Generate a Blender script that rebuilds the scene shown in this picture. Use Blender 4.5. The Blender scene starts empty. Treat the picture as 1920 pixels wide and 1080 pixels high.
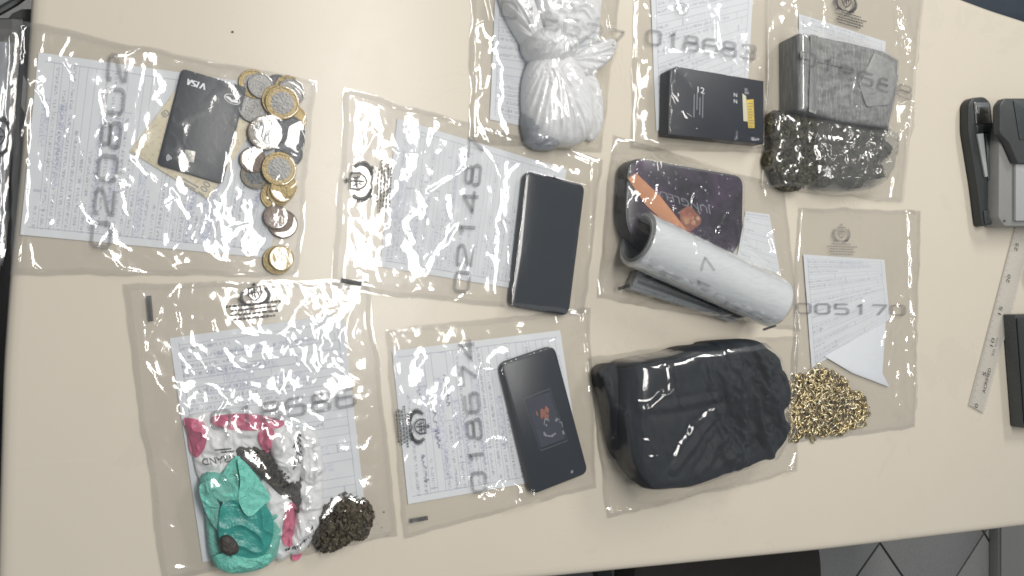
import bpy, math, random
import numpy as np
from mathutils import Vector, Matrix
from math import radians, sin, cos, pi, tan
SC = bpy.context.scene
COL = SC.collection
random.seed(7)
MM = 0.001

# ------------------------------------------------------------------ camera, world, lamps, exposure
TH = radians(26.0)           # tilt of the camera away from straight down, towards +x
CZ = 0.745                   # camera height above the table top (z = 0)
LENS = 28.0
FPX = 1920 * LENS / 36.0
cam_d = bpy.data.cameras.new('camera')
cam = bpy.data.objects.new('camera', cam_d)
COL.objects.link(cam)
cam_d.lens = LENS
cam_d.sensor_width = 36
cam_d.clip_start = 0.01
cam_d.clip_end = 50
cam.matrix_world = Matrix(((cos(TH), 0, -sin(TH), 0), (0, 1, 0, 0), (sin(TH), 0, cos(TH), CZ), (0, 0, 0, 1)))
SC.camera = cam

w = bpy.data.worlds.new('World')
SC.world = w
w.use_nodes = True
w.node_tree.nodes['Background'].inputs[0].default_value = (0.92, 0.96, 1.0, 1)
w.node_tree.nodes['Background'].inputs[1].default_value = 0.27


def lamp(name, loc, sx, sy, power, col=(1, 0.97, 0.93)):
    l = bpy.data.lights.new(name, 'AREA')
    l.shape = 'RECTANGLE'
    l.size = sx
    l.size_y = sy
    l.energy = power
    l.color = col
    o = bpy.data.objects.new(name, l)
    o.location = loc
    COL.objects.link(o)
    return o


# two fluorescent ceiling fittings, 1.9 m above the table
lamp('ceiling_panel', (0.60, 0.58, 1.9), 0.38, 1.70, 37)
lamp('ceiling_panel', (2.35, 2.25, 1.9), 0.38, 1.40, 69)

SC.view_settings.view_transform = 'Standard'
SC.view_settings.look = 'None'
SC.view_settings.exposure = 0.0
SC.view_settings.gamma = 1.0
SC.render.engine = 'CYCLES'
SC.cycles.max_bounces = 12
SC.cycles.transparent_max_bounces = 40
SC.cycles.diffuse_bounces = 3
SC.cycles.glossy_bounces = 3
SC.cycles.caustics_reflective = False
SC.cycles.caustics_refractive = False
SC.cycles.sample_clamp_indirect = 4.0
SC.cycles.use_denoising = True
SC.cycles.filter_width = 1.7


# ------------------------------------------------------------------ geometry helpers
def PA(px, py, z=0.0):
    """points at height z that lie along the line of sight of a picture point (1920 x 1080)"""
    px = np.asarray(px, float); py = np.asarray(py, float)
    a = px - 960.0; b = 540.0 - py
    dx = cos(TH) * a + sin(TH) * FPX
    dy = b
    dz = sin(TH) * a - cos(TH) * FPX
    t = (np.asarray(z) - CZ) / dz
    return dx * t, dy * t


def PX(p, z=0.0):
    x, y = PA([q[0] for q in p], [q[1] for q in p], z)
    return np.stack([x, y], 1)


def V(p, z=0.0):
    x, y = PA(p[0], p[1], z)
    return Vector((float(x), float(y), float(z)))


def origin(o):
    v = Vector((0, 0, 0))
    while o is not None:
        v = v + o.location
        o = o.parent
    return v


def link(o, parent=None):
    COL.objects.link(o)
    if parent is not None:
        o.parent = parent
    return o


def obj(name, verts, faces, mat, parent=None, smooth=True, sharp=40, uvs=None, mids=None):
    verts = np.asarray(verts, float)
    if parent is not None:
        verts = verts - np.array(origin(parent))
    me = bpy.data.meshes.new(name)
    me.from_pydata(verts.tolist(), [], [list(map(int, f)) for f in faces])
    me.update()
    mats = mat if isinstance(mat, (list, tuple)) else [mat]
    for m in mats:
        me.materials.append(m)
    if mids is not None:
        me.polygons.foreach_set('material_index', np.asarray(mids, dtype=np.int32))
    if smooth:
        me.polygons.foreach_set('use_smooth', np.ones(len(me.polygons), dtype=bool))
        if sharp < 180:
            me.set_sharp_from_angle(angle=radians(sharp))
    if uvs is not None:
        uv = me.uv_layers.new(name='UVMap')
        li = np.zeros(len(me.loops), dtype=np.int32)
        me.loops.foreach_get('vertex_index', li)
        uv.data.foreach_set('uv', np.asarray(uvs, float)[li].ravel())
    o = bpy.data.objects.new(name, me)
    return link(o, parent)


def tag(o, label=None, cat=None, group=None, kind=None):
    if label: o['label'] = label
    if cat: o['category'] = cat
    if group: o['group'] = group
    if kind: o['kind'] = kind
    return o


def thing(name, label, cat, loc, group=None):
    o = bpy.data.objects.new(name, None)
    o.empty_display_size = 0.02
    o.location = loc
    COL.objects.link(o)
    return tag(o, label, cat, group)


class MB:
    """collects simple shapes into one mesh"""
    def __init__(s):
        s.v = []; s.f = []; s.n = 0

    def add(s, verts, faces):
        verts = np.asarray(verts, float)
        s.v.append(verts)
        s.f += [[i + s.n for i in f] for f in faces]
        s.n += len(verts)

    def build(s, name, mat, parent=None, **k):
        return obj(name, np.concatenate(s.v), s.f, mat, parent, **k)


def grid_faces(nu, nv):
    i = np.arange((nu - 1) * (nv - 1))
    a = (i // (nv - 1)) * nv + i % (nv - 1)
    return np.stack([a, a + nv, a + nv + 1, a + 1], 1)


def ccw(p):
    p = np.asarray(p, float)
    x, y = p[:, 0], p[:, 1]
    if np.sum(x * np.roll(y, -1) - y * np.roll(x, -1)) < 0:
        p = p[::-1]
    return p


def rounded(p, r, n=6):
    p = ccw(p)
    r = np.broadcast_to(np.asarray(r, float), (len(p),))
    out = []
    N = len(p)
    for i in range(N):
        a, b, c = p[i - 1], p[i], p[(i + 1) % N]
        la, lc = np.linalg.norm(a - b), np.linalg.norm(c - b)
        rr = min(r[i], la * .49, lc * .49)
        if rr < 1e-6:
            out.append(b); continue
        s = b + (a - b) / la * rr
        e = b + (c - b) / lc * rr
        for k in range(n + 1):
            t = k / n
            # blend of a quadratic curve that is close to a circular arc
            out.append((1 - t) ** 2 * s + 2 * t * (1 - t) * b * 0.98 + 2 * t * (1 - t) * 0.02 * (s + e) / 2 + t * t * e)
    return np.array(out)


def catmull(p, N):
    p = ccw(p)
    n = len(p)
    u = np.linspace(0, n, N, endpoint=False)
    i = np.floor(u).astype(int); t = (u - i)[:, None]
    p0, p1, p2, p3 = p[(i - 1) % n], p[i % n], p[(i + 1) % n], p[(i + 2) % n]
    return .5 * (2 * p1 + (p2 - p0) * t + (2 * p0 - 5 * p1 + 4 * p2 - p3) * t ** 2 + (3 * p1 - p0 - 3 * p2 + p3) * t ** 3)


def inset(p, d):
    a = np.roll(p, 1, 0); c = np.roll(p, -1, 0)
    t = c - a
    t /= np.maximum(np.linalg.norm(t, axis=1), 1e-9)[:, None]
    nrm = np.stack([t[:, 1], -t[:, 0]], 1)
    return p - nrm * d


def prism(name, p, z0, z1, mat, parent=None, bevel=0.001, **k):
    """solid with outline p (ccw), soft upper and lower edges"""
    p = ccw(p); n = len(p)
    b = bevel
    rings = [(inset(p, b), z0), (p, z0 + b), (p, z1 - b), (inset(p, b * .3), z1 - b * .3), (inset(p, b), z1)]
    vs = [np.column_stack([q, np.full(n, z)]) for q, z in rings]
    f = []
    for r in range(len(rings) - 1):
        for i in range(n):
            j = (i + 1) % n
            f.append([r * n + i, r * n + j, (r + 1) * n + j, (r + 1) * n + i])
    f.append(list(range(n))[::-1])
    f.append([(len(rings) - 1) * n + i for i in range(n)])
    return obj(name, np.concatenate(vs), f, mat, parent, **k)


def pip(x, y, poly):
    inside = np.zeros(x.shape, bool)
    n = len(poly)
    for i in range(n):
        x1, y1 = poly[i]; x2, y2 = poly[(i + 1) % n]
        c = ((y1 > y) != (y2 > y)) & (x < (x2 - x1) * (y - y1) / (y2 - y1 + 1e-12) + x1)
        inside ^= c
    return inside


def seg_dist(x, y, a, b):
    ax, ay = a; bx, by = b
    dx, dy = bx - ax, by - ay
    L = dx * dx + dy * dy + 1e-14
    t = np.clip(((x - ax) * dx + (y - ay) * dy) / L, 0, 1)
    return np.hypot(x - ax - t * dx, y - ay - t * dy), t


# gradient noise
_pr = np.random.RandomState(3)
_perm = _pr.permutation(512)
_ang = _pr.rand(512) * 2 * pi
_gx, _gy = np.cos(_ang), np.sin(_ang)


def noise(x, y, seed=0):
    x = np.asarray(x, float) + seed * 17.31; y = np.asarray(y, float) + seed * 9.77
    xi = np.floor(x).astype(int); yi = np.floor(y).astype(int)
    xf = x - xi; yf = y - yi
    u = xf * xf * xf * (xf * (xf * 6 - 15) + 10); v = yf * yf * yf * (yf * (yf * 6 - 15) + 10)

    def g(ix, iy, dx, dy):
        h = _perm[(_perm[ix & 511] + iy) & 511]
        return _gx[h] * dx + _gy[h] * dy
    a = g(xi, yi, xf, yf); b = g(xi + 1, yi, xf - 1, yf)
    c = g(xi, yi + 1, xf, yf - 1); d = g(xi + 1, yi + 1, xf - 1, yf - 1)
    return 1.4 * ((a + u * (b - a)) + v * ((c + u * (d - c)) - (a + u * (b - a))))


def fbm(x, y, seed=0, o=3):
    s = 0; a = 1.0
    for k in range(o):
        s = s + a * noise(x * 2 ** k, y * 2 ** k, seed + k * 5)
        a *= .5
    return s


def ridge(x, y, seed=0):
    return np.clip(1 - 2.2 * np.abs(noise(x, y, seed)), 0, 1)


# ------------------------------------------------------------------ materials
class NT:
    def __init__(s, name):
        s.m = bpy.data.materials.new(name)
        s.m.use_nodes = True
        s.t = s.m.node_tree
        s.t.nodes.clear()
        s.out = s.t.nodes.new('ShaderNodeOutputMaterial')

    def n(s, typ, **k):
        nd = s.t.nodes.new(typ)
        ins = k.pop('ins', {})
        for a, b in k.items():
            setattr(nd, a, b)
        for a, b in ins.items():
            s.put(nd.inputs[a], b)
        return nd

    def put(s, sock, v):
        if isinstance(v, bpy.types.NodeSocket):
            s.t.links.new(v, sock)
        else:
            if sock.type == 'RGBA' and len(v) == 3:
                v = (*v, 1)
            sock.default_value = v

    def m_(s, op, a, b=0.0, c=0.0, clamp=False):
        nd = s.t.nodes.new('ShaderNodeMath'); nd.operation = op; nd.use_clamp = clamp
        s.put(nd.inputs[0], a); s.put(nd.inputs[1], b); s.put(nd.inputs[2], c)
        return nd.outputs[0]

    def mix(s, f, a, b, bt='MIX'):
        nd = s.t.nodes.new('ShaderNodeMix'); nd.data_type = 'RGBA'; nd.blend_type = bt
        s.put(nd.inputs[0], f); s.put(nd.inputs[6], a); s.put(nd.inputs[7], b)
        return nd.outputs[2]

    def ramp(s, f, stops):
        nd = s.t.nodes.new('ShaderNodeValToRGB')
        e = nd.color_ramp.elements
        while len(e) < len(stops): e.new(.5)
        for q, (p, c) in zip(e, stops):
            q.position = p; q.color = (*c, 1) if len(c) == 3 else c
        s.put(nd.inputs[0], f)
        return nd.outputs[0]

    def pos(s):
        return s.n('ShaderNodeNewGeometry').outputs['Position']

    def noise(s, vec, scale, detail=3, rough=.55, dist=0.0):
        nd = s.n('ShaderNodeTexNoise', ins={'Scale': scale, 'Detail': detail, 'Roughness': rough, 'Distortion': dist})
        s.put(nd.inputs['Vector'], vec)
        return nd.outputs['Fac']

    def bump(s, h, strength=.3, dist=.001, nrm=None):
        nd = s.n('ShaderNodeBump', ins={'Strength': strength, 'Distance': dist, 'Height': h})
        if nrm is not None: s.put(nd.inputs['Normal'], nrm)
        return nd.outputs[0]

    def surf(s, sh):
        s.t.links.new(sh, s.out.inputs[0])
        return s.m

    def pbr(s, col, rough, metal=0.0, nrm=None, **k):
        nd = s.n('ShaderNodeBsdfPrincipled', ins={'Base Color': col, 'Roughness': rough, 'Metallic': metal})
        if nrm is not None: s.put(nd.inputs['Normal'], nrm)
        for a, b in k.items():
            s.put(nd.inputs[a.replace('_', ' ')], b)
        return nd.outputs[0]


def pm(name, col, rough=.5, metal=0.0, var=.12, vs=150, bump=.15, bs=600, bd=.0004, **k):
    t = NT(name)
    p = t.pos()
    f = t.noise(p, vs, 4)
    lo = tuple(c * (1 - var) for c in col); hi = tuple(min(1, c * (1 + var)) for c in col)
    c = t.mix(f, lo, hi)
    rf = t.m_('MULTIPLY_ADD', t.noise(p, vs * 1.7, 3), .25 * rough, rough * .87)
    nb = t.bump(t.noise(p, bs, 3), bump, bd) if bump > 0 else None
    return t.surf(t.pbr(c, rf, metal, nb, **k))


def film_mat(name, tint=(.962, .961, .958), haze=.026, rough=.04, micro=.045, gl=.088, broad=.16):
    """thin clear polythene: mostly see-through, a little milky, glossy"""
    t = NT(name)
    p = t.pos()
    lw = t.n('ShaderNodeLayerWeight', ins={'Blend': .5}).outputs['Facing']
    n1 = t.noise(p, 130, 3, .5, .6); n2 = t.noise(p, 420, 2)
    h = t.m_('MULTIPLY_ADD', n2, .25, n1)
    nb = t.bump(h, micro, .003)
    fr = t.m_('MULTIPLY_ADD', t.m_('POWER', lw, 5.0), .8, gl)
    tr = t.n('ShaderNodeBsdfTransparent', ins={'Color': tint}).outputs[0]
    df = t.n('ShaderNodeBsdfDiffuse', ins={'Color': (.68, .70, .71), 'Normal': nb}).outputs[0]
    tl = t.n('ShaderNodeBsdfTranslucent', ins={'Color': (.8, .82, .83)}).outputs[0]
    sc = t.n('ShaderNodeMixShader', ins={0: .5, 1: df, 2: tl}).outputs[0]
    rg = t.m_('MULTIPLY_ADD', t.noise(p, 45, 2), .06, rough)
    gs = t.n('ShaderNodeBsdfGlossy', ins={'Color': (1, 1, 1), 'Roughness': rg, 'Normal': nb}).outputs[0]
    g2 = t.n('ShaderNodeBsdfGlossy', ins={'Color': (1, 1, 1), 'Roughness': .24, 'Normal': nb}).outputs[0]
    gs = t.n('ShaderNodeMixShader', ins={0: broad, 1: gs, 2: g2}).outputs[0]
    a = t.n('ShaderNodeMixShader', ins={0: haze, 1: tr, 2: sc}).outputs[0]
    b = t.n('ShaderNodeMixShader', ins={0: fr, 1: a, 2: gs}).outputs[0]
    return t.surf(b)


def ink_mat(name, col, alpha):
    t = NT(name)
    tr = t.n('ShaderNodeBsdfTransparent').outputs[0]
    n = t.noise(t.pos(), 900, 2)
    a = t.m_('MULTIPLY_ADD', n, .3, alpha - .15, clamp=True)
    d = t.pbr(col, .45)
    return t.surf(t.n('ShaderNodeMixShader', ins={0: a, 1: tr, 2: d}).outputs[0])


def form_mat(name, rows=30, seed=0.0, blue=.5, fold=True, tone=(.68, .705, .73)):
    """printed office form: ruled boxes, small print and pen entries"""
    t = NT(name)
    uv = t.n('ShaderNodeTexCoord').outputs['UV']
    s = t.n('ShaderNodeSeparateXYZ', ins={0: uv})
    u, v = s.outputs[0], s.outputs[1]
    vr = t.m_('MULTIPLY', v, rows)
    row = t.m_('FLOOR', vr); fv = t.m_('FRACT', vr)

    def wn(a, b):
        c = t.n('ShaderNodeCombineXYZ', ins={0: a, 1: b, 2: seed})
        return t.n('ShaderNodeTexWhiteNoise', noise_dimensions='3D', ins={0: c.outputs[0]}).outputs[0]
    r1 = wn(row, 1.0); r2 = wn(row, 2.0); r3 = wn(row, 3.0); r4 = wn(row, 4.0)
    inm = t.m_('MULTIPLY', t.m_('MULTIPLY', t.m_('GREATER_THAN', u, .04), t.m_('LESS_THAN', u, .96)),
               t.m_('MULTIPLY', t.m_('GREATER_THAN', v, .025), t.m_('LESS_THAN', v, .975)))
    line = t.m_('MULTIPLY', t.m_('LESS_THAN', fv, .09), t.m_('GREATER_THAN', r1, .25))
    # column rules that stop and start row by row
    cw = t.m_('MULTIPLY_ADD', r2, 3.0, 1.0)
    cu = t.m_('FRACT', t.m_('MULTIPLY_ADD', u, cw, r3))
    col = t.m_('MULTIPLY', t.m_('LESS_THAN', cu, .016), t.m_('GREATER_THAN', r4, .45))
    fr = t.m_('MAXIMUM', t.m_('MULTIPLY', t.m_('LESS_THAN', t.m_('ABSOLUTE', t.m_('SUBTRACT', u, .045)), .003), 1.0),
              t.m_('LESS_THAN', t.m_('ABSOLUTE', t.m_('SUBTRACT', u, .955)), .003))
    rules = t.m_('MULTIPLY', t.m_('MAXIMUM', t.m_('MAXIMUM', line, col), fr), inm)
    # small print
    c = t.n('ShaderNodeCombineXYZ', ins={0: t.m_('MULTIPLY', u, 150.0), 1: t.m_('MULTIPLY', vr, 2.2), 2: seed + 3})
    tx = t.n('ShaderNodeTexNoise', ins={'Vector': c.outputs[0], 'Scale': 1.0, 'Detail': 2.0}).outputs['Fac']
    band = t.m_('MULTIPLY', t.m_('GREATER_THAN', fv, .36), t.m_('LESS_THAN', fv, .76))
    on = t.m_('MULTIPLY', t.m_('LESS_THAN', u, t.m_('MULTIPLY_ADD', r2, .9, .12)), t.m_('GREATER_THAN', r3, .2))
    text = t.m_('MULTIPLY', t.m_('MULTIPLY', t.m_('GREATER_THAN', tx, .52), band), t.m_('MULTIPLY', on, inm))
    # pen entries
    c2 = t.n('ShaderNodeCombineXYZ', ins={0: t.m_('MULTIPLY', u, 60.0), 1: t.m_('MULTIPLY', vr, 1.5), 2: seed + 8})
    t2 = t.n('ShaderNodeTexNoise', ins={'Vector': c2.outputs[0], 'Scale': 1.0, 'Detail': 1.0, 'Distortion': 1.5}).outputs['Fac']
    pen = t.m_('LESS_THAN', t.m_('ABSOLUTE', t.m_('SUBTRACT', t2, .5)), .045)
    pon = t.m_('MULTIPLY', t.m_('GREATER_THAN', r4, .62), t.m_('MULTIPLY', t.m_('GREATER_THAN', u, t.m_('MULTIPLY', r1, .5)),
               t.m_('LESS_THAN', u, t.m_('MULTIPLY_ADD', r3, .5, .4))))
    pen = t.m_('MULTIPLY', t.m_('MULTIPLY', pen, pon), t.m_('MULTIPLY', inm, blue))
    base = t.mix(t.noise(t.pos(), 40, 3), tuple(x * .95 for x in tone), tone)
    k = t.mix(t.m_('MULTIPLY', rules, .62), base, (.36, .39, .45))
    k = t.mix(t.m_('MULTIPLY', text, .58), k, (.24, .26, .31))
    k = t.mix(pen, k, (.16, .18, .42))
    df = t.pbr(k, .6, 0.0, t.bump(t.noise(t.pos(), 350, 3), .1, .0004))
    return t.surf(df)


M = {}
# table laminate: warm cream with faint mottling and wear
t = NT('cream_laminate'); p = t.pos()
f = t.noise(p, 14, 4, .6); f2 = t.noise(p, 900, 2); f3 = t.noise(p, 3.5, 3)
c = t.mix(f, (.545, .50, .415), (.575, .526, .44))
c = t.mix(t.m_('MULTIPLY', f3, .35), c, (.57, .512, .425))
c = t.mix(t.m_('MULTIPLY', t.m_('GREATER_THAN', f2, .66), .10), c, (.45, .40, .33))
c = t.mix(t.m_('MULTIPLY', t.m_('GREATER_THAN', t.noise(p, 6, 5, .7, .5), .60), .16), c, (.47, .43, .37))
for rot_, sc_ in ((.5, 1.0), (1.9, 1.4)):
    mp = t.n('ShaderNodeMapping', ins={0: p, 2: (0, 0, rot_), 3: (3.0 * sc_, 420.0 * sc_, 1.0)})
    c = t.mix(t.m_('MULTIPLY', t.m_('GREATER_THAN', t.noise(mp.outputs[0], 1.0, 2, .5), .76), .22), c, (.66, .62, .55))
sm = t.m_('MULTIPLY_ADD', t.noise(p, 9, 4, .7, .8), .13, .22)
M['laminate'] = t.surf(t.pbr(c, sm, 0.0, t.bump(t.noise(p, 1400, 2), .06, .0003), Specular_IOR_Level=.34))
# floor tile: grey, speckled
t = NT('grey_floor_tile'); p = t.pos()
c = t.mix(t.noise(p, 260, 3), (.15, .15, .15), (.33, .33, .335))
c = t.mix(t.m_('MULTIPLY', t.noise(p, 12, 3), .4), c, (.27, .265, .25))
M['tile'] = t.surf(t.pbr(c, .42))
M['grout'] = pm('dark_grout', (.05, .05, .048), .9)
M['film'] = film_mat('clear_polythene')
M['film_soft'] = film_mat('clear_polythene_soft', haze=.018, rough=.055, micro=.04, gl=.058, broad=.08)
M['film_seam'] = film_mat('clear_polythene_seam', (.99, .988, .985), haze=.06, rough=.08, micro=.05, gl=.035)
M['film_back'] = film_mat('clear_polythene_back', (.985, .982, .975), haze=.012, rough=.12, micro=.05, gl=.012)
M['wrap'] = film_mat('clear_wrap', (.90, .91, .90), .15, .05, .25, .055)
M['ink'] = ink_mat('grey_bag_ink', (.13, .13, .14), .44)
M['ink_pale'] = ink_mat('pale_bag_ink', (.18, .185, .19), .30)
M['ink_dark'] = ink_mat('black_bag_ink', (.025, .027, .033), .80)
M['ink_solid'] = pm('black_print', (.02, .02, .025), .4, var=.3, bump=0)
M['pen'] = ink_mat('blue_pen', (.10, .11, .26), .38)
M['white_print'] = pm('white_print', (.78, .80, .82), .4, bump=0)
M['grey_print'] = pm('grey_print', (.20, .21, .23), .45, bump=0)
M['card'] = pm('slate_card_plastic', (.022, .028, .037), .40, var=.12, vs=300, bump=.03)
M['chip'] = pm('card_chip_metal', (.52, .50, .45), .35, .2, bump=.1)
M['note'] = None
M['phone_glass'] = pm('dark_phone_glass', (.012, .017, .024), .14, var=.15, bump=.0, vs=60, Coat_Weight=.4)
M['phone_frame'] = pm('phone_frame', (.035, .038, .042), .35, .4)
M['phone_back'] = pm('slate_phone_back', (.013, .018, .026), .36, var=.15, vs=40, bump=.03)
M['screen_edge'] = pm('phone_bezel', (.006, .007, .009), .1, bump=0)
M['silver'] = pm('coin_silver', (.31, .305, .295), .5, 1.0, var=.3, vs=380, bump=.8, bs=520, bd=.0012)
M['brass'] = pm('coin_brass', (.42, .33, .17), .5, 1.0, var=.25, vs=380, bump=.8, bs=520, bd=.0012)
M['worn_brass'] = pm('coin_worn_brass', (.21, .19, .155), .5, 1.0, var=.3, vs=380, bump=.8, bs=520, bd=.0012)
M['bronze'] = pm('coin_bronze', (.21, .17, .145), .52, 1.0, var=.35, vs=380, bump=.8, bs=520, bd=.0012)
M['dull'] = pm('coin_dull_steel', (.15, .155, .16), .5, 1.0, var=.3, vs=380, bump=.8, bs=520, bd=.0012)
M['white_plastic'] = None
M['box_navy'] = pm('navy_card_box', (.008, .012, .021), .45, var=.2, vs=30, bump=.04)
M['yellow_label'] = pm('yellow_label', (.62, .45, .06), .45, var=.25, vs=350)
M['cream_label'] = pm('cream_label', (.62, .60, .45), .45, var=.2, vs=500)
M['orange'] = pm('orange_paper', (.52, .24, .12), .6, var=.12, vs=60)
M['roll_core'] = pm('grey_card_tube', (.20, .205, .205), .7)
M['black_cloth'] = None
M['gold'] = pm('gold_plate', (.60, .50, .29), .34, 1.0, var=.25, vs=120, bump=.1)
M['pale_gold'] = pm('pale_gold_plate', (.72, .65, .46), .36, 1.0, var=.2, vs=120, bump=.1)
M['dark_gold'] = pm('dark_gold_plate', (.40, .33, .19), .34, 1.0, var=.25, vs=120, bump=.1)
M['black_plastic'] = pm('black_plastic', (.030, .034, .034), .42, var=.15, bump=.08)
M['dark_plastic'] = pm('charcoal_plastic', (.05, .055, .055), .38, var=.15, bump=.08)
M['grey_plastic'] = pm('grey_plastic', (.23, .23, .22), .42, var=.08, bump=.06)
M['pale_grey'] = pm('pale_grey_plastic', (.34, .35, .35), .38, var=.06, bump=.05)
M['steel'] = pm('bright_steel', (.62, .63, .63), .25, 1.0, bump=.1)
M['steel_dark'] = pm('grey_steel', (.22, .24, .24), .34, 1.0, bump=.1)
M['chair_dark'] = pm('dark_brown_upholstery', (.016, .012, .010), .75, var=.4, vs=25, bump=.4, bs=900)
M['chair_navy'] = pm('navy_upholstery', (.020, .030, .045), .75, var=.4, vs=25, bump=.4, bs=900)
M['desk_black'] = pm('black_desk_top', (.018, .018, .020), .45, var=.3, vs=60)
M['metal_leg'] = pm('dark_table_leg', (.06, .06, .06), .4, .3)
M['herb'] = None
# folded grey-brown note
t = NT('beige_banknote'); p = t.pos()
c = t.mix(t.noise(p, 70, 4), (.66, .59, .42), (.78, .71, .55))
c = t.mix(t.m_('MULTIPLY', t.m_('GREATER_THAN', t.noise(p, 330, 3, .6), .58), .35), c, (.40, .32, .22))
M['note'] = t.surf(t.pbr(c, .65))
# dark cloth with a fine weave
t = NT('black_cloth'); p = t.pos()
wv = t.n('ShaderNodeTexWave', ins={'Vector': p, 'Scale': 700.0, 'Distortion': 1.0}).outputs['Fac']
c = t.mix(t.noise(p, 30, 4), (.007, .010, .014), (.015, .020, .027))
M['black_cloth'] = t.surf(t.pbr(c, .68, 0.0, t.bump(t.m_('MULTIPLY_ADD', wv, .12, t.noise(p, 240, 3)), .25, .0006), Specular_IOR_Level=.34))
# thin milky carrier-bag plastic
t = NT('white_bag_plastic'); p = t.pos()
nb = t.bump(t.m_('ABSOLUTE', t.m_('SUBTRACT', t.noise(p, 120, 4, .55, 1.6), .5)), .4, .005)
d = t.pbr((.955, .965, .97), .30, 0.0, nb)
tl = t.n('ShaderNodeBsdfTranslucent', ins={'Color': (.95, .96, .97)}).outputs[0]
M['white_plastic'] = t.surf(t.n('ShaderNodeMixShader', ins={0: .03, 1: t.n('ShaderNodeMixShader', ins={0: .24, 1: d, 2: tl}).outputs[0], 2: t.n('ShaderNodeBsdfTransparent').outputs[0]}).outputs[0])
t = NT('teal_bag_plastic'); p = t.pos()
nb = t.bump(t.m_('ABSOLUTE', t.m_('SUBTRACT', t.noise(p, 120, 4, .55, 1.6), .5)), .8, .006)
c = t.mix(t.noise(p, 45, 3), (.18, .64, .53), (.28, .76, .64))
d = t.pbr(c, .24, 0.0, nb)
tl = t.n('ShaderNodeBsdfTranslucent', ins={'Color': (.08, .50, .40)}).outputs[0]
M['teal'] = t.surf(t.n('ShaderNodeMixShader', ins={0: .25, 1: d, 2: tl}).outputs[0])
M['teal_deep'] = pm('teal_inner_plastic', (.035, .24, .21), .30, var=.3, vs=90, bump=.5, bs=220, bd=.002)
M['pink'] = pm('pink_print_plastic', (.52, .13, .21), .36, var=.3, vs=120, bump=.4, bs=220, bd=.0015)
M['resin'] = pm('dark_brown_resin', (.045, .038, .033), .55, var=.6, vs=160, bump=.8, bs=330, bd=.002)
t = NT('dried_herb'); p = t.pos()
c = t.ramp(t.noise(p, 420, 4, .7), [(.3, (.022, .020, .015)), (.5, (.070, .065, .042)), (.72, (.17, .155, .095))])
M['herb'] = t.surf(t.pbr(c, .75, 0.0, t.bump(t.noise(p, 700, 3), .8, .0015)))
M['herb_green'] = pm('olive_herb', (.105, .10, .055), .8, var=.6, vs=300, bump=.6, bs=900)
M['herb_brown'] = pm('brown_herb', (.10, .082, .058), .8, var=.6, vs=300, bump=.6, bs=900)
M['herb_dark'] = pm('black_herb', (.040, .037, .030), .8, var=.6, vs=300, bump=.6, bs=900)
# grey adhesive tape round the brick: long streaks
t = NT('grey_duct_tape'); p = t.pos()
mp = t.n('ShaderNodeMapping', ins={0: p, 3: (420.0, 38.0, 420.0), 2: (0, 0, .12)})
f = t.noise(mp.outputs[0], 1.0, 5, .65)
c = t.ramp(f, [(.3, (.12, .123, .12)), (.5, (.20, .205, .20)), (.72, (.36, .37, .36))])
M['tape'] = t.surf(t.pbr(c, .55, .0, t.bump(f, .35, .001)))
M['tape_clear'] = pm('pale_tape_patch', (.29, .297, .29), .4, var=.4, vs=140, bump=.5, bs=300, bd=.001)
# cling film on the roll
t = NT('rolled_cling_film'); p = t.pos()
mp = t.n('ShaderNodeMapping', ins={0: p, 2: (0, 0, radians(26)), 3: (60.0, 420.0, 420.0)})
f = t.noise(mp.outputs[0], 1.0, 4, .6)
c = t.mix(f, (.54, .57, .585), (.76, .785, .80))
M['cling'] = t.surf(t.pbr(c, .20, 0.0, t.bump(f, .18, .001), Coat_Weight=1.0, Coat_Roughness=.10))
# rolling tray print: deep purple with specks and a warm burst
t = NT('purple_tray_print'); p = t.pos()
f = t.noise(p, 28, 4, .6, 1.0)
c = t.ramp(f, [(.35, (.022, .020, .026)), (.52, (.045, .036, .055)), (.66, (.075, .045, .085))])
c = t.mix(t.m_('GREATER_THAN', t.noise(p, 210, 2), .71), c, (.40, .40, .46))
M['tray'] = t.surf(t.pbr(c, .28))
M['tray_side'] = pm('tray_metal_side', (.030, .033, .036), .3, .3)
t = NT('warm_burst_print'); p = t.pos()
c = t.ramp(t.noise(p, 70, 3), [(.35, (.30, .10, .07)), (.52, (.40, .20, .12)), (.7, (.46, .36, .24))])
M['burst'] = t.surf(t.pbr(c, .35))
M['ruler'] = pm('frosted_ruler_plastic', (.66, .63, .57), .22, var=.05, bump=.0, Alpha=.45)
M['silver_card'] = pm('silver_card_box', (.42, .44, .45), .26, .75, var=.25, vs=60, bump=.15)
M['art_line'] = pm('grey_outline_print', (.075, .08, .09), .45, bump=0)
M['art_blue'] = pm('dark_blue_print', (.030, .034, .055), .4, bump=0)
M['art_orange'] = pm('rust_print', (.26, .10, .07), .4, var=.4, bump=0)


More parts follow.
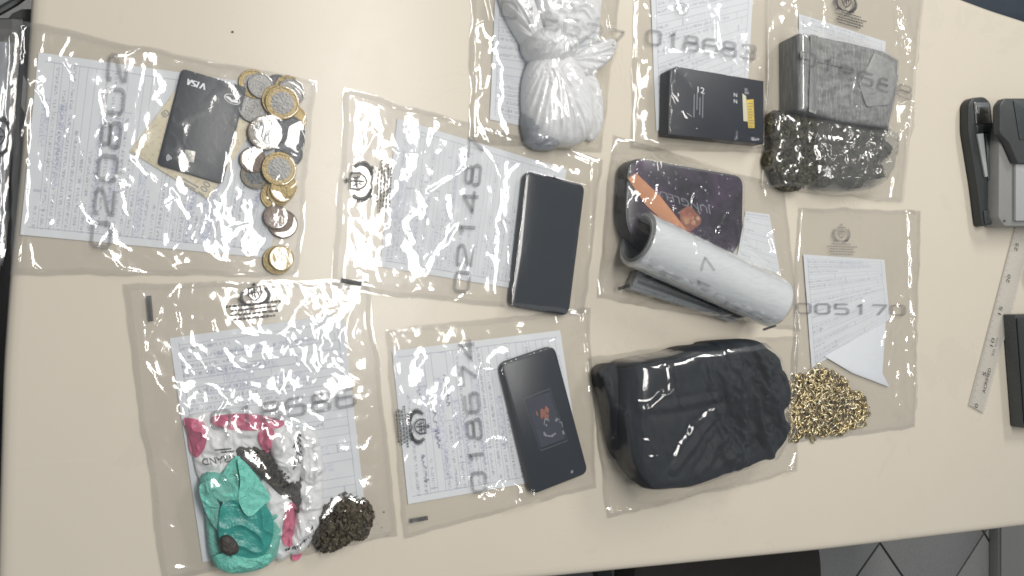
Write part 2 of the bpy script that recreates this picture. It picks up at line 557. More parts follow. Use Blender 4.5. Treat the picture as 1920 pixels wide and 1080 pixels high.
# ------------------------------------------------------------------ shapes built from helpers
def mound(name, px, z0, h, mat, parent=None, disp=None, N=150, R=34, p=3.0, q=2.0, side=.25, zref=.35, smooth=True, center=None, world=None):
    """soft lump with the given outline; returns the object and its height function"""
    pts = PX(px, z0 + h * zref) if world is None else np.asarray(world)
    o = catmull(pts, N) if smooth else rounded(pts, .002, 4)
    if not smooth:
        d = np.r_[0, np.cumsum(np.linalg.norm(np.diff(np.r_[o, o[:1]], axis=0), axis=1))]
        s = np.linspace(0, d[-1], N, endpoint=False)
        oo = np.r_[o, o[:1]]
        o = np.stack([np.interp(s, d, oo[:, 0]), np.interp(s, d, oo[:, 1])], 1)
    c = o.mean(0) if center is None else (PX([center], z0 + h * .5)[0])
    ts = np.sin(np.linspace(pi / 2, 0, R))[:-1] ** 1.0
    vs = [np.column_stack([c + (o - c) * .97, np.full(N, z0)])]

    def zprof(t):
        return z0 + h * (side + (1 - side) * np.clip(1 - t ** p, 0, 1) ** (1 / q))
    for t_ in ts:
        xy = c + (o - c) * t_
        z = np.full(N, zprof(np.array(t_)))
        if disp is not None:
            z = z + disp(xy[:, 0], xy[:, 1], t_) * (1 - t_ ** 6 * .85)
        vs.append(np.column_stack([xy, np.maximum(z, z0 + .0002)]))
    zc = float(zprof(np.array(0.0)))
    if disp is not None:
        zc += float(np.ravel(disp(np.array([c[0]]), np.array([c[1]]), 0.0))[0])
    vs.append(np.array([[c[0], c[1], zc]]))
    f = []
    K = len(vs) - 1
    idx = np.arange(N); nx = (idx + 1) % N
    for r in range(K - 1):
        f += np.stack([r * N + idx, r * N + nx, (r + 1) * N + nx, (r + 1) * N + idx], 1).tolist()
    top = K * N
    f += [[(K - 1) * N + i, (K - 1) * N + (i + 1) % N, top] for i in range(N)]
    f.append(list(range(N))[::-1])
    ob = obj(name, np.concatenate(vs), f, mat, parent, sharp=180)
    ang = np.arctan2(o[:, 1] - c[1], o[:, 0] - c[0]); rad = np.hypot(o[:, 0] - c[0], o[:, 1] - c[1])
    k = np.argsort(ang); ang, rad = ang[k], rad[k]
    ang = np.r_[ang - 2 * pi, ang, ang + 2 * pi]; rad = np.r_[rad, rad, rad]

    def H(x, y):
        a = np.arctan2(y - c[1], x - c[0])
        t_ = np.hypot(x - c[0], y - c[1]) / np.interp(a, ang, rad)
        z = zprof(np.minimum(t_, 1.0))
        if disp is not None:
            z = z + np.maximum(disp(x, y, np.minimum(t_, 1)), 0) * (1 - np.minimum(t_, 1) ** 6 * .85)
        return np.where(t_ <= 1.0, z, 0.0)
    H.plain = lambda x, y: np.where(np.hypot(x - c[0], y - c[1]) / np.interp(np.arctan2(y - c[1], x - c[0]), ang, rad) <= 1.0, zprof(np.minimum(np.hypot(x - c[0], y - c[1]) / np.interp(np.arctan2(y - c[1], x - c[0]), ang, rad), 1.0)), 0.0)
    return ob, H


def poly_H(pts, h):
    pts = np.asarray(pts)
    return lambda x, y: np.where(pip(x, y, pts), h, 0.0)


def disc_H(cx, cy, r, h):
    a_, b_ = random.gauss(0, .075), random.gauss(0, .075)
    return lambda x, y: np.where(np.hypot(x - cx, y - cy) < r, h + a_ * (x - cx) + b_ * (y - cy), 0.0)


# --- prints -------------------------------------------------------
def resample(p, n):
    p = np.asarray(p, float)
    d = np.r_[0, np.cumsum(np.linalg.norm(np.diff(p, axis=0), axis=1))]
    s = np.unique(np.r_[np.linspace(0, d[-1], n), d])
    return np.stack([np.interp(s, d, p[:, 0]), np.interp(s, d, p[:, 1])], 1)


def ribbon(p, th, closed=False, n=16):
    p = np.asarray(p, float)
    if closed: p = np.r_[p, p[:1]]
    p = resample(p, n)
    if closed:
        a = np.r_[p[-2:-1], p[:-1]]; c = np.r_[p[1:], p[1:2]]
    else:
        a = np.r_[p[:1], p[:-1]]; c = np.r_[p[1:], p[-1:]]
    t1 = p - a; t2 = c - p
    for tt in (t1, t2):
        l = np.linalg.norm(tt, axis=1); tt[l > 0] /= l[l > 0][:, None]
    t1[0] = t2[0] if not closed else t1[0]
    t2[-1] = t1[-1] if not closed else t2[-1]
    n1 = np.stack([-t1[:, 1], t1[:, 0]], 1); n2 = np.stack([-t2[:, 1], t2[:, 0]], 1)
    m = n1 + n2
    m /= np.maximum(np.linalg.norm(m, axis=1), 1e-6)[:, None]
    k = 1 / np.maximum((m * n1).sum(1), .5)
    off = m * k[:, None] * th / 2
    v = np.r_[p + off, p - off]
    L = len(p)
    f = [[i, i + 1, L + i + 1, L + i] for i in range(L - 1)]
    return v, f


def rr(x0, y0, x1, y1, r=.16):
    k = r * .35
    return [(x0 + r, y0), (x1 - r, y0), (x1 - k, y0 + k), (x1, y0 + r), (x1, y1 - r), (x1 - k, y1 - k), (x1 - r, y1), (x0 + r, y1), (x0 + k, y1 - k), (x0, y1 - r), (x0, y0 + r), (x0 + k, y0 + k)]


DIG = {
    '0': [(rr(.1, .05, .9, .95), 1)],
    '1': [([(.32, .78), (.55, .95), (.55, .02)], 0)],
    '2': [([(.1, .75), (.1, .92), (.22, .95), (.8, .95), (.9, .85), (.9, .66), (.8, .56), (.2, .3), (.1, .2), (.1, .05), (.9, .05)], 0)],
    '3': [([(.1, .82), (.22, .95), (.8, .95), (.9, .85), (.9, .62), (.78, .52), (.35, .52)], 0), ([(.78, .5), (.9, .4), (.9, .15), (.8, .05), (.2, .05), (.1, .2)], 0)],
    '4': [([(.72, .02), (.72, .95), (.1, .3), (.95, .3)], 0)],
    '5': [([(.88, .95), (.14, .95), (.14, .56), (.78, .56), (.9, .46), (.9, .16), (.8, .05), (.1, .05)], 0)],
    '6': [([(.85, .95), (.25, .95), (.1, .8), (.1, .16), (.2, .05), (.8, .05), (.9, .16), (.9, .45), (.8, .55), (.12, .55)], 0)],
    '7': [([(.08, .95), (.9, .95), (.9, .85), (.42, .02)], 0)],
    '8': [(rr(.1, .05, .9, .52, .12), 1), (rr(.17, .55, .83, .95, .12), 1)],
    '9': [([(.15, .05), (.75, .05), (.9, .2), (.9, .84), (.8, .95), (.2, .95), (.1, .84), (.1, .55), (.2, .45), (.88, .45)], 0)],
}


class Print:
    """2-D marks in a unit box that are laid on a surface by a mapping"""
    def __init__(s): s.v = []; s.f = []; s.n = 0; s.k = 0

    def add(s, v, f):
        v = np.asarray(v, float)
        s.v.append(np.column_stack([v, np.full(len(v), s.k)])); s.k += 1
        s.f += [[i + s.n for i in q] for q in f]; s.n += len(v)
        return s

    def line(s, p, th, closed=False, n=16): return s.add(*ribbon(p, th, closed, n))

    def rect(s, x0, y0, x1, y1): return s.line([(x0, (y0 + y1) / 2), (x1, (y0 + y1) / 2)], y1 - y0, n=max(2, int((x1 - x0) * 12)))

    def fan(s, p):
        p = np.asarray(p, float); n = len(p)
        return s.add(np.r_[p, p.mean(0)[None]], [[i, (i + 1) % n, n] for i in range(n)])

    def digits(s, txt, th=.17):
        n = len(txt)
        for i, ch in enumerate(txt):
            if ch not in DIG: continue
            for p, cl in DIG[ch]:
                v, f = ribbon(p, th, bool(cl), 26)
                s.add(np.column_stack([(i + .06 + v[:, 0] * .88) / n, v[:, 1]]), f)
        return s

    def text(s, body, x0=0., y0=0., x1=1., y1=1.):
        cu = bpy.data.curves.new('t', 'FONT'); cu.body = body; cu.resolution_u = 3
        ob = bpy.data.objects.new('t', cu)
        me = bpy.data.meshes.new_from_object(ob)
        v = np.array([q.co[:2] for q in me.vertices]); f = [list(q.vertices) for q in me.polygons]
        bpy.data.objects.remove(ob); bpy.data.curves.remove(cu); bpy.data.meshes.remove(me)
        if len(v) == 0: return s
        lo, hi = v.min(0), v.max(0)
        v = (v - lo) / (hi - lo) * np.array([x1 - x0, y1 - y0]) + np.array([x0, y0])
        return s.add(v, f)

    def smallprint(s, rows, seed=1, y0=0., y1=1.):
        """rows of tiny bars: print too small to read; rows = list of (from, to)"""
        rg = random.Random(seed)
        n = len(rows)
        for i, (a, b) in enumerate(rows):
            yc = y1 - (y1 - y0) * (i + .5) / n; hh = (y1 - y0) / n * .30
            x = a
            while x < b:
                l = rg.uniform(.03, .10)
                s.rect(x, yc - hh * rg.uniform(.7, 1), min(x + l, b), yc + hh * rg.uniform(.7, 1)); x += l + .014
        return s

    def crest(s):
        """coat of arms: star on top, shield, two sprays of leaves and a ribbon"""
        st = [(.5 + (.10 if i % 2 == 0 else .045) * cos(pi / 2 + i * pi / 5), .92 + (.10 if i % 2 == 0 else .045) * sin(pi / 2 + i * pi / 5)) for i in range(10)]
        s.fan(st)
        s.line([(.30, .80), (.70, .80), (.72, .52), (.62, .34), (.5, .27), (.38, .34), (.28, .52)], .055, True, 30)
        s.line([(.5, .78), (.5, .36)], .05); s.line([(.33, .60), (.68, .60)], .05)
        s.line([(.38, .72), (.44, .50), (.40, .42)], .035); s.line([(.60, .74), (.57, .68), (.63, .5)], .04)
        for sx in (-1, 1):
            arc = [(.5 + sx * (.13 + .32 * sin(a)), .46 - .34 * cos(a)) for a in np.linspace(.15, 2.35, 12)]
            s.line(arc, .10, n=24)
            for j, (x, y) in enumerate(arc[1:]):
                a = .35 + j * .2
                s.fan([(x, y), (x + sx * .10 * sin(a), y - .07 * cos(a)), (x + sx * .12 * sin(a + .5), y - .02 * cos(a) + .05), (x + sx * .03, y + .05)])
        s.line([(.16, .16), (.36, .10), (.5, .13), (.64, .10), (.84, .16)], .07)
        s.fan([(.12, .20), (.2, .14), (.14, .06), (.06, .12)]); s.fan([(.88, .20), (.8, .14), (.86, .06), (.94, .12)])
        return s

    def lay(s, name, A, B, Hv, zfun, mat, parent, lift=.0005):
        """A, B: picture points of the base line's ends, Hv: picture vector of the height; zfun(x, y) gives the surface"""
        v = np.concatenate(s.v)
        px = A[0] + (B[0] - A[0]) * v[:, 0] + Hv[0] * v[:, 1]
        py = A[1] + (B[1] - A[1]) * v[:, 0] + Hv[1] * v[:, 1]
        z = np.zeros(len(v))
        for _ in range(5):
            x, y = PA(px, py, z)
            z = np.broadcast_to(zfun(x, y), x.shape).astype(float)
        z = z + lift + (v[:, 2] % 7) * .00003
        x, y = PA(px, py, z)
        return obj(name, np.column_stack([x, y, z]), s.f, mat, parent, smooth=False)


PANELS = ((.60, -.27, 1.43), (2.35, 1.55, 2.95))


def need_slope(x, y, n, zz=0.0):
    """slope across a fold (unit normal n) that would send a ceiling panel's light to the camera, taking the panel that suits the fold best"""
    best = None
    for xc, ya, yb in PANELS:
        for ym in np.linspace(ya + .1, yb - .1, 5):
            P_ = np.array([xc, ym, 1.9]) - np.array([x, y, zz])
            C_ = np.array([0, 0, CZ]) - np.array([x, y, zz])
            h = P_ / np.linalg.norm(P_) + C_ / np.linalg.norm(C_)
            g = -h[:2] / h[2]
            gn = float(g @ n); gt = abs(float(g[0] * n[1] - g[1] * n[0]))
            c_ = gt + .35 * max(0, abs(gn) - .28) + .5 * max(0, .05 - abs(gn))
            if best is None or c_ < best[0]: best = (c_, gn)
    return best[1]


# --- bags ---------------------------------------------------------
NB = 0


def bag(label, quad, contents, creases=(), prints=(), z0=.0003, base=.0014, g=.012e-3, wr=.0011, bulge=.0016, seed=1, group=True,
        masks=(), calms=(), taut=.93, nf=26, it=420, cell=.00095, mat=None, dz=0.0, cw=1.0):
    """clear sealed bag lying over its contents. quad: picture points TL, TR, BR, BL of the flat bag"""
    global NB
    q = PX(quad, dz)
    TL, TR, BR, BL = q
    nu = int(max(np.linalg.norm(TR - TL), np.linalg.norm(BR - BL)) / cell) + 2
    nv = int(max(np.linalg.norm(BL - TL), np.linalg.norm(BR - TR)) / cell) + 2
    u, v = np.meshgrid(np.linspace(0, 1, nu), np.linspace(0, 1, nv), indexing='ij')
    X = (1 - u) * (1 - v) * TL[0] + u * (1 - v) * TR[0] + u * v * BR[0] + (1 - u) * v * BL[0]
    Y = (1 - u) * (1 - v) * TL[1] + u * (1 - v) * TR[1] + u * v * BR[1] + (1 - u) * v * BL[1]
    wob = .0022
    X = X + wob * fbm(X * 22, Y * 22, seed + 40); Y = Y + wob * fbm(X * 22, Y * 22, seed + 50)
    z0 = z0 + dz
    H = np.zeros_like(X) + z0
    for hf in contents:
        H = np.maximum(H, hf(X, Y) + .0006)
    de = np.minimum(np.minimum(u, 1 - u) * nu, np.minimum(v, 1 - v) * nv) * cell      # metres from the edge
    em = np.clip(de / .012, 0, 1); em = em * em * (3 - 2 * em)
    low = z0 + .0004 + em * (base + bulge * (.5 + .8 * fbm(X * 14, Y * 14, seed)) + bulge * .7 * fbm(X * 35, Y * 35, seed + 3))
    H2 = np.maximum(H, low)
    def relax(z, H2, n, g):
        for _ in range(n):
            a = z.copy()
            a[1:-1, 1:-1] = .25 * (z[:-2, 1:-1] + z[2:, 1:-1] + z[1:-1, :-2] + z[1:-1, 2:]) - g
            z = np.maximum(a, H2)
            z[0] = z[-1] = z0 + .0004; z[:, 0] = z[:, -1] = z0 + .0004
        return z
    ks = 2
    ia = np.unique(np.r_[np.arange(0, nu, ks), nu - 1]); ja = np.unique(np.r_[np.arange(0, nv, ks), nv - 1])
    Hc = H2.copy()
    Hc[:-1] = np.maximum(Hc[:-1], H2[1:]); Hc[:, :-1] = np.maximum(Hc[:, :-1], Hc[:, 1:])
    zc_ = relax(Hc[np.ix_(ia, ja)].copy(), Hc[np.ix_(ia, ja)], it, g * 2.2)
    zi = np.stack([np.interp(np.arange(nu), ia, zc_[:, k]) for k in range(len(ja))], 1)
    z = np.stack([np.interp(np.arange(nv), ja, zi[k]) for k in range(nu)], 0)
    z = relax(np.maximum(z, H2), H2, 60, g * .55)
    for _ in range(5):
        a = z.copy()
        a[1:-1, 1:-1] = .2 * (z[:-2, 1:-1] + z[2:, 1:-1] + z[1:-1, :-2] + z[1:-1, 2:] + z[1:-1, 1:-1])
        z = a
    # crumple: sharp folds at two sizes, warped so that they run irregularly
    wx = X + .012 * fbm(X * 18, Y * 18, seed + 7); wy = Y + .012 * fbm(X * 18, Y * 18, seed + 9)
    amp = np.clip(.30 + 1.35 * fbm(X * 10, Y * 10, seed + 11), .06, 1.5)
    con = ((z - H < .0012) & (H > z0 + .0045)).astype(float)      # taut where it is pulled over something
    for _ in range(8):
        con[1:-1, 1:-1] = .2 * (con[:-2, 1:-1] + con[2:, 1:-1] + con[1:-1, :-2] + con[1:-1, 2:] + con[1:-1, 1:-1])
    amp = amp * (1 - taut * con)
    calm = np.ones_like(X)
    for (mx, my, mr) in calms:
        cx, cy = PA(mx, my, dz)
        calm = calm * (1 - .92 * np.exp(-(((X - cx) ** 2 + (Y - cy) ** 2) / (mr * MM) ** 2) ** 2))
    amp = amp * calm
    for (mx, my, mr, mk) in masks:
        cx, cy = PA(mx, my, dz)
        amp = amp + mk * np.exp(-((X - cx) ** 2 + (Y - cy) ** 2) / (2 * (mr * MM) ** 2))
    fold = ridge(wx * 17, wy * 17, seed + 13) ** 1.5 * .8 + ridge(wx * 42 + wy * 18, wy * 30, seed + 17) ** 1.8 * .22
    fine = np.clip(fbm(X * 11, Y * 11, seed + 31) * 1.6 - .35, 0, 1)
    fold = fold + fine * (ridge(wx * 100, wy * 90 + wx * 30, seed + 37) ** 2 * .22)
    z = z + wr * amp * fold * np.clip(de / .006, 0, 1)
    # long creases: folds with one steep and one gentle flank
    rg_ = np.random.RandomState(seed + 300)
    todo = []
    Xf, Yf, Zf = X.ravel(), Y.ravel(), z.copy().ravel()

    def on_film(pp):
        zz = np.full(len(pp), dz + .002)
        for _ in range(4):
            x_, y_ = PA([q_[0] for q_ in pp], [q_[1] for q_ in pp], zz)
            zz = np.array([Zf[np.argmin((Xf - a_) ** 2 + (Yf - b_) ** 2)] for a_, b_ in zip(x_, y_)])
        return np.stack([x_, y_], 1)

    for cr in creases:
        pts, hgt, wid = cr if isinstance(cr, tuple) else (cr, 1.5, 2.1)
        todo.append((on_film(pts), wid * cw, 1.0))
    for k in range(nf):
        a0 = rg_.rand() * pi
        if masks and rg_.rand() < .6:
            m_ = masks[rg_.randint(len(masks))]
            c0 = PX([(m_[0], m_[1])], dz)[0] + rg_.normal(0, m_[2] * MM * .55, 2)
        else:
            i_, j_ = rg_.randint(nu), rg_.randint(nv)
            c0 = np.array([X[i_, j_], Y[i_, j_]])
        L_ = rg_.uniform(.008, .045)
        q_ = [c0]
        for _ in range(rg_.randint(1, 4)):
            a0 += rg_.normal(0, .5); q_.append(q_[-1] + L_ / 2 * np.array([cos(a0), sin(a0)]))
        todo.append((np.array(q_), rg_.uniform(.7, 2.6), .8))
    for pts, wid, k_ in todo:
        mg = wid * MM * 4.6
        S = (X > pts[:, 0].min() - mg) & (X < pts[:, 0].max() + mg) & (Y > pts[:, 1].min() - mg) & (Y < pts[:, 1].max() + mg)
        if not S.any(): continue
        xs_, ys_ = X[S], Y[S]
        wob2 = .0013
        x_ = xs_ + wob2 * fbm(xs_ * 42, ys_ * 42, seed + 21); y_ = ys_ + wob2 * fbm(xs_ * 42, ys_ * 42, seed + 23)
        best = np.full(xs_.shape, 9.0); sgn = np.zeros(xs_.shape)
        sl = np.zeros(xs_.shape); jit = rg_.uniform(.88, 1.12)
        for i in range(len(pts) - 1):
            d, tt = seg_dist(x_, y_, pts[i], pts[i + 1])
            e_ = pts[i + 1] - pts[i]
            side = np.sign((x_ - pts[i][0]) * -e_[1] + (y_ - pts[i][1]) * e_[0])
            el = e_ / max(np.linalg.norm(e_), 1e-6)
            mid = (pts[i] + pts[i + 1]) / 2
            gs = need_slope(mid[0], mid[1], np.array([-el[1], el[0]]), Zf[np.argmin((Xf - mid[0]) ** 2 + (Yf - mid[1]) ** 2)])
            near = np.nonzero((np.abs(Xf - mid[0]) < .0035) & (np.abs(Yf - mid[1]) < .0035))[0]
            if len(near) > 8:                                   # what the film already slopes there
                A_ = np.column_stack([Xf[near] - mid[0], Yf[near] - mid[1], np.ones(len(near))])
                bg = np.linalg.lstsq(A_, Zf[near], rcond=None)[0][:2]
                gs -= float(np.clip(bg @ np.array([-el[1], el[0]]), -.5, .5))
            lit_i = -1.0 if gs > 0 else 1.0
            up_ = d < best
            sgn = np.where(up_, side * lit_i, sgn); sl = np.where(up_, min(max(abs(gs), .06), .55) * jit, sl)
            best = np.where(up_, d, best)
        lit = 1.0
        ww = wid * MM * (1 + .35 * noise(xs_ * 60, ys_ * 60, seed + 29))
        hh_ = sl * ww * (1 + .07 * noise(xs_ * 50, ys_ * 50, seed + 33))
        wfar = np.where(sgn == lit, ww, ww * 3.2)
        tr_ = np.clip(best / wfar, 0, 1)
        cv = .8 if cw > 1 else .25
        tri = np.where(sgn == lit, (1 - cv / 2) * (1 - tr_) + cv / 2 * (1 - tr_ ** 2), 1 - tr_)
        z[S] += hh_ * tri * np.clip(de[S] / .003, 0, 1) * (calm[S] if k_ < 1 else .35 + .65 * calm[S])
    for _ in range(1):
        a = z.copy()
        a[1:-1, 1:-1] = .125 * (z[:-2, 1:-1] + z[2:, 1:-1] + z[1:-1, :-2] + z[1:-1, 2:]) + .5 * z[1:-1, 1:-1]
        z = a
    # welded seam
    z = z + .0003 * np.exp(-((de - .006) / .0010) ** 2)
    z = np.maximum(z, H + .0003)
    loc = Vector((float(q[:, 0].mean()), float(q[:, 1].mean()), z0))
    t = thing('evidence_bag', label, 'evidence bag', loc, 'clear evidence bags' if group else None)
    m = mat or M['film']
    F = grid_faces(nu, nv)
    obj('front_film', np.column_stack([X.ravel(), Y.ravel(), z.ravel()]), F[:, ::-1], m, t, sharp=180)
    # welded border: two films fused, a little milkier
    kb_ = max(3, int(.0062 / cell))
    iu = F[:, 0] // nv; jv = F[:, 0] % nv
    E = F[((iu < kb_) | (iu >= nu - 1 - kb_) | (jv < kb_) | (jv >= nv - 1 - kb_)) & ((iu >= 1) & (jv >= 1) & (iu < nu - 2) & (jv < nv - 2))]
    uq, inv = np.unique(E.ravel(), return_inverse=True)
    obj('seal_band', np.column_stack([X.ravel()[uq], Y.ravel()[uq], z.ravel()[uq] + .00025]), inv.reshape(E.shape)[:, ::-1], M['film_seam'], t, sharp=180)
    s = 6
    ui, vi = np.unique(np.r_[np.arange(0, nu, s), nu - 1]), np.unique(np.r_[np.arange(0, nv, s), nv - 1])
    Xb, Yb = X[np.ix_(ui, vi)], Y[np.ix_(ui, vi)]
    obj('back_film', np.column_stack([Xb.ravel(), Yb.ravel(), np.full(Xb.size, z0)]), grid_faces(len(ui), len(vi))[:, ::-1], M['film_back'], t, sharp=180)
    # height lookup on a regular raster
    x0, y0, x1, y1 = X.min(), Y.min(), X.max(), Y.max()
    rs = .0015
    nx_, ny_ = int((x1 - x0) / rs) + 2, int((y1 - y0) / rs) + 2
    ras = np.full((nx_, ny_), -1.0)
    ii = ((X - x0) / rs).astype(int).ravel(); jj = ((Y - y0) / rs).astype(int).ravel()
    np.maximum.at(ras, (ii, jj), z.ravel())
    for _ in range(3):
        hole = ras < -.5
        nb = np.maximum.reduce([np.roll(ras, 1, 0), np.roll(ras, -1, 0), np.roll(ras, 1, 1), np.roll(ras, -1, 1)])
        ras = np.where(hole, nb, ras)
    ras = np.where(ras < -.5, z0, ras)

    def zf(x, y):
        fx = np.clip((x - x0) / rs, 0, nx_ - 2); fy = np.clip((y - y0) / rs, 0, ny_ - 2)
        i = fx.astype(int); j = fy.astype(int)
        a = fx - i; b = fy - j
        return np.maximum((ras[i, j] * (1 - a) + ras[i + 1, j] * a) * (1 - b) + (ras[i, j + 1] * (1 - a) + ras[i + 1, j + 1] * a) * b, ras[i, j])
    for nm, pr, A, B, Hv, mt in prints:
        pr.lay(nm, A, B, Hv, zf, mt, t)
    NB += 1
    return t, zf


TXT = [(.22, .80), (.05, .98), (.14, .88), (.12, .92), (.16, .86)]


def serial(txt, A, B, Hv, m='ink', th=.17):
    return ('serial_number', Print().digits(txt, th), A, B, Hv, M[m])


def crest(A, B, Hv, m='ink_dark'):
    return ('coat_of_arms', Print().crest(), A, B, Hv, M[m])


def small(A, B, Hv, m='ink_dark', rows=TXT, seed=1):
    return ('printed_lines', Print().smallprint(rows, seed), A, B, Hv, M[m])


def bar(A, B, Hv):
    return ('black_bar', Print().rect(0, 0, 1, 1), A, B, Hv, M['ink_dark'])


FORM_N = 0


def form(label, quad, z, rows=30, curl=.0007, seed=1, ragged=0.0, blue=.5, name='paper_form', tone=(.68, .705, .73), H=None):
    """printed sheet; quad = picture points of its TL, TR, BR, BL as one reads it"""
    global FORM_N
    q = PX(quad, z)
    n1, n2 = 26, 36
    u, v = np.meshgrid(np.linspace(0, 1, n1), np.linspace(0, 1, n2), indexing='ij')
    X = (1 - u) * (1 - v) * q[0, 0] + u * (1 - v) * q[1, 0] + u * v * q[2, 0] + (1 - u) * v * q[3, 0]
    Y = (1 - u) * (1 - v) * q[0, 1] + u * (1 - v) * q[1, 1] + u * v * q[2, 1] + (1 - u) * v * q[3, 1]
    Z = z + curl * (.5 + .7 * fbm(X * 14, Y * 14, seed)) * 1.0
    Z = np.maximum(Z, z)
    FORM_N += 1
    m = form_mat('form_print', rows, float(seed) * 3.7, blue, tone=tone)
    fc = grid_faces(n1, n2)
    o = obj(name, np.column_stack([X.ravel(), Y.ravel(), Z.ravel()]), fc[:, ::-1], m, None, uvs=np.column_stack([u.ravel(), 1 - v.ravel()]), sharp=180)
    # origin at the sheet
    c = Vector((float(X.mean()), float(Y.mean()), z))
    o.data.transform(Matrix.Translation(-c)); o.location = c
    tag(o, label, 'paper form', 'paper forms in the bags')
    return o, (lambda x, y: np.where(pip(x, y, q), z + curl, 0.0))


# ================================================================== the setting
FZ = -0.74
fl = obj('floor', [(-6, -6, FZ - .004), (8, -6, FZ - .004), (8, 6, FZ - .004), (-6, 6, FZ - .004)], [(0, 1, 2, 3)], M['grout'], smooth=False)
tag(fl, 'grey speckled floor of diagonal tiles beyond the table', None, None, 'structure')
a_ = np.array(V((1650, 1018), FZ))[:2]; b_ = np.array(V((1846, 1000), FZ))[:2]
dg = b_ - a_
e1 = np.array([dg[0] - dg[1], dg[0] + dg[1]]) / 2; e2 = np.array([dg[0] + dg[1], dg[1] - dg[0]]) / 2
tl_ = np.linalg.norm(e1); ta = math.atan2(e1[1], e1[0])
hh = tl_ / 2 - .0035
tm = None
for i in range(-12, 13):
    for j in range(-12, 13):
        c = a_ + e1 * (i + .5) + e2 * (j + .5)
        if not (-1.0 < c[0] < 3.0 and -1.5 < c[1] < 1.6): continue
        if tm is None:
            o = prism('tile', np.array([(-hh, -hh), (hh, -hh), (hh, hh), (-hh, hh)]), -.004, .0, M['tile'], None, bevel=.0012)
            tm = o.data
        else:
            o = bpy.data.objects.new('tile', tm); COL.objects.link(o)
        o.location = (c[0], c[1], FZ + random.uniform(-.0003, .0003)); o.rotation_euler = (0, 0, ta)
        o.parent = fl

# the table: outline of the top as it shows, closed beyond the frame
TP = [(66, -150), (1700, -75), (1796, -7), (1860, 17), (1925, 38), (2350, 190), (2350, 940), (1920, 988), (1540, 1034), (1300, 1058), (900, 1098), (-10, 1190), (-10, 1190), (4, 690), (16, 518), (40, 277)]
tp = PX(TP)
tb = thing('table', 'long cream laminate table with softly rounded edge under the evidence bags', 'table', Vector((.55, 0, FZ)))
tpo = rounded(tp, [.03, .05, .02, .01, .01, .05, .05, .05, .05, .05, .05, .02, .02, .02, .02, .02])
# soft front edge: several rings
n = len(tpo := ccw(tpo))
rings = [(inset(tpo, .006), -.030), (tpo, -.026), (tpo, -.009), (inset(tpo, .0010), -.0045), (inset(tpo, .003), -.0018), (inset(tpo, .007), -.0004), (inset(tpo, .012), 0.0)]
vs = np.concatenate([np.column_stack([q, np.full(n, z)]) for q, z in rings])
fs = []
for r in range(len(rings) - 1):
    for i in range(n):
        j = (i + 1) % n
        fs.append([r * n + i, r * n + j, (r + 1) * n + j, (r + 1) * n + i])
fs.append(list(range(n))[::-1]); fs.append([(len(rings) - 1) * n + i for i in range(n)])
obj('tabletop', vs, fs, M['laminate'], tb, sharp=50)
for px in ((60, 60), (60, 940), (2100, 250), (2100, 880)):
    c = V(px, -.03)
    a = np.linspace(0, 2 * pi, 16, endpoint=False)
    prism('leg', np.stack([c.x + .02 * np.cos(a), c.y + .02 * np.sin(a)], 1), FZ, -.031, M['metal_leg'], tb)
sp = V((436, 60))
a = np.linspace(0, 2 * pi, 9, endpoint=False)
s_ = prism('dark_crumb', np.stack([.0011 * np.cos(a), .0009 * np.sin(a)], 1), .0, .0009, M['ink_solid'], None, bevel=.0003)
s_.location = sp
tag(s_, 'tiny dark speck lying on bare cream table above the bank card', 'speck')

# black desk that butts against the table's near end
dk = PX([(-700, 42), (60, 34), (42, 277), (17, 518), (-2, 690), (-14, 1190), (-700, 1300)], -.012)
dk[1:6, 0] -= .006
d = thing('desk', 'black desk top standing against the end of the cream table', 'desk', Vector((float(dk[:, 0].mean()), float(dk[:, 1].mean()), FZ)))
prism('desk_top', dk, -.04, -.012, M['desk_black'], d, bevel=.002)
prism('desk_panel', inset(ccw(dk), .05), FZ, -.041, M['desk_black'], d, bevel=.002)
# cable on the floor in the far corner
cb = np.array([np.array(V(p, -.05)) for p in ((-60, 52), (0, 20), (28, 4), (60, -20), (110, -80))])
ring = []
cv = resample(cb[:, :2], 20)
mb = MB(); N8 = 8
vv = []
for i, q in enumerate(cv):
    tn = cv[min(i + 1, len(cv) - 1)] - cv[max(i - 1, 0)]; tn /= np.linalg.norm(tn)
    nn = np.array([-tn[1], tn[0]])
    for k in range(N8):
        an = 2 * pi * k / N8
        vv.append([q[0] + nn[0] * .0035 * cos(an), q[1] + nn[1] * .0035 * cos(an), -.0 - .05 + .0035 * sin(an)])
ff = [[i * N8 + k, i * N8 + (k + 1) % N8, (i + 1) * N8 + (k + 1) % N8, (i + 1) * N8 + k] for i in range(len(cv) - 1) for k in range(N8)]
cbo = obj('cable', vv, ff, M['black_plastic'])
tag(cbo, 'thin black cable crossing the grey corner beyond the desk', 'cable')


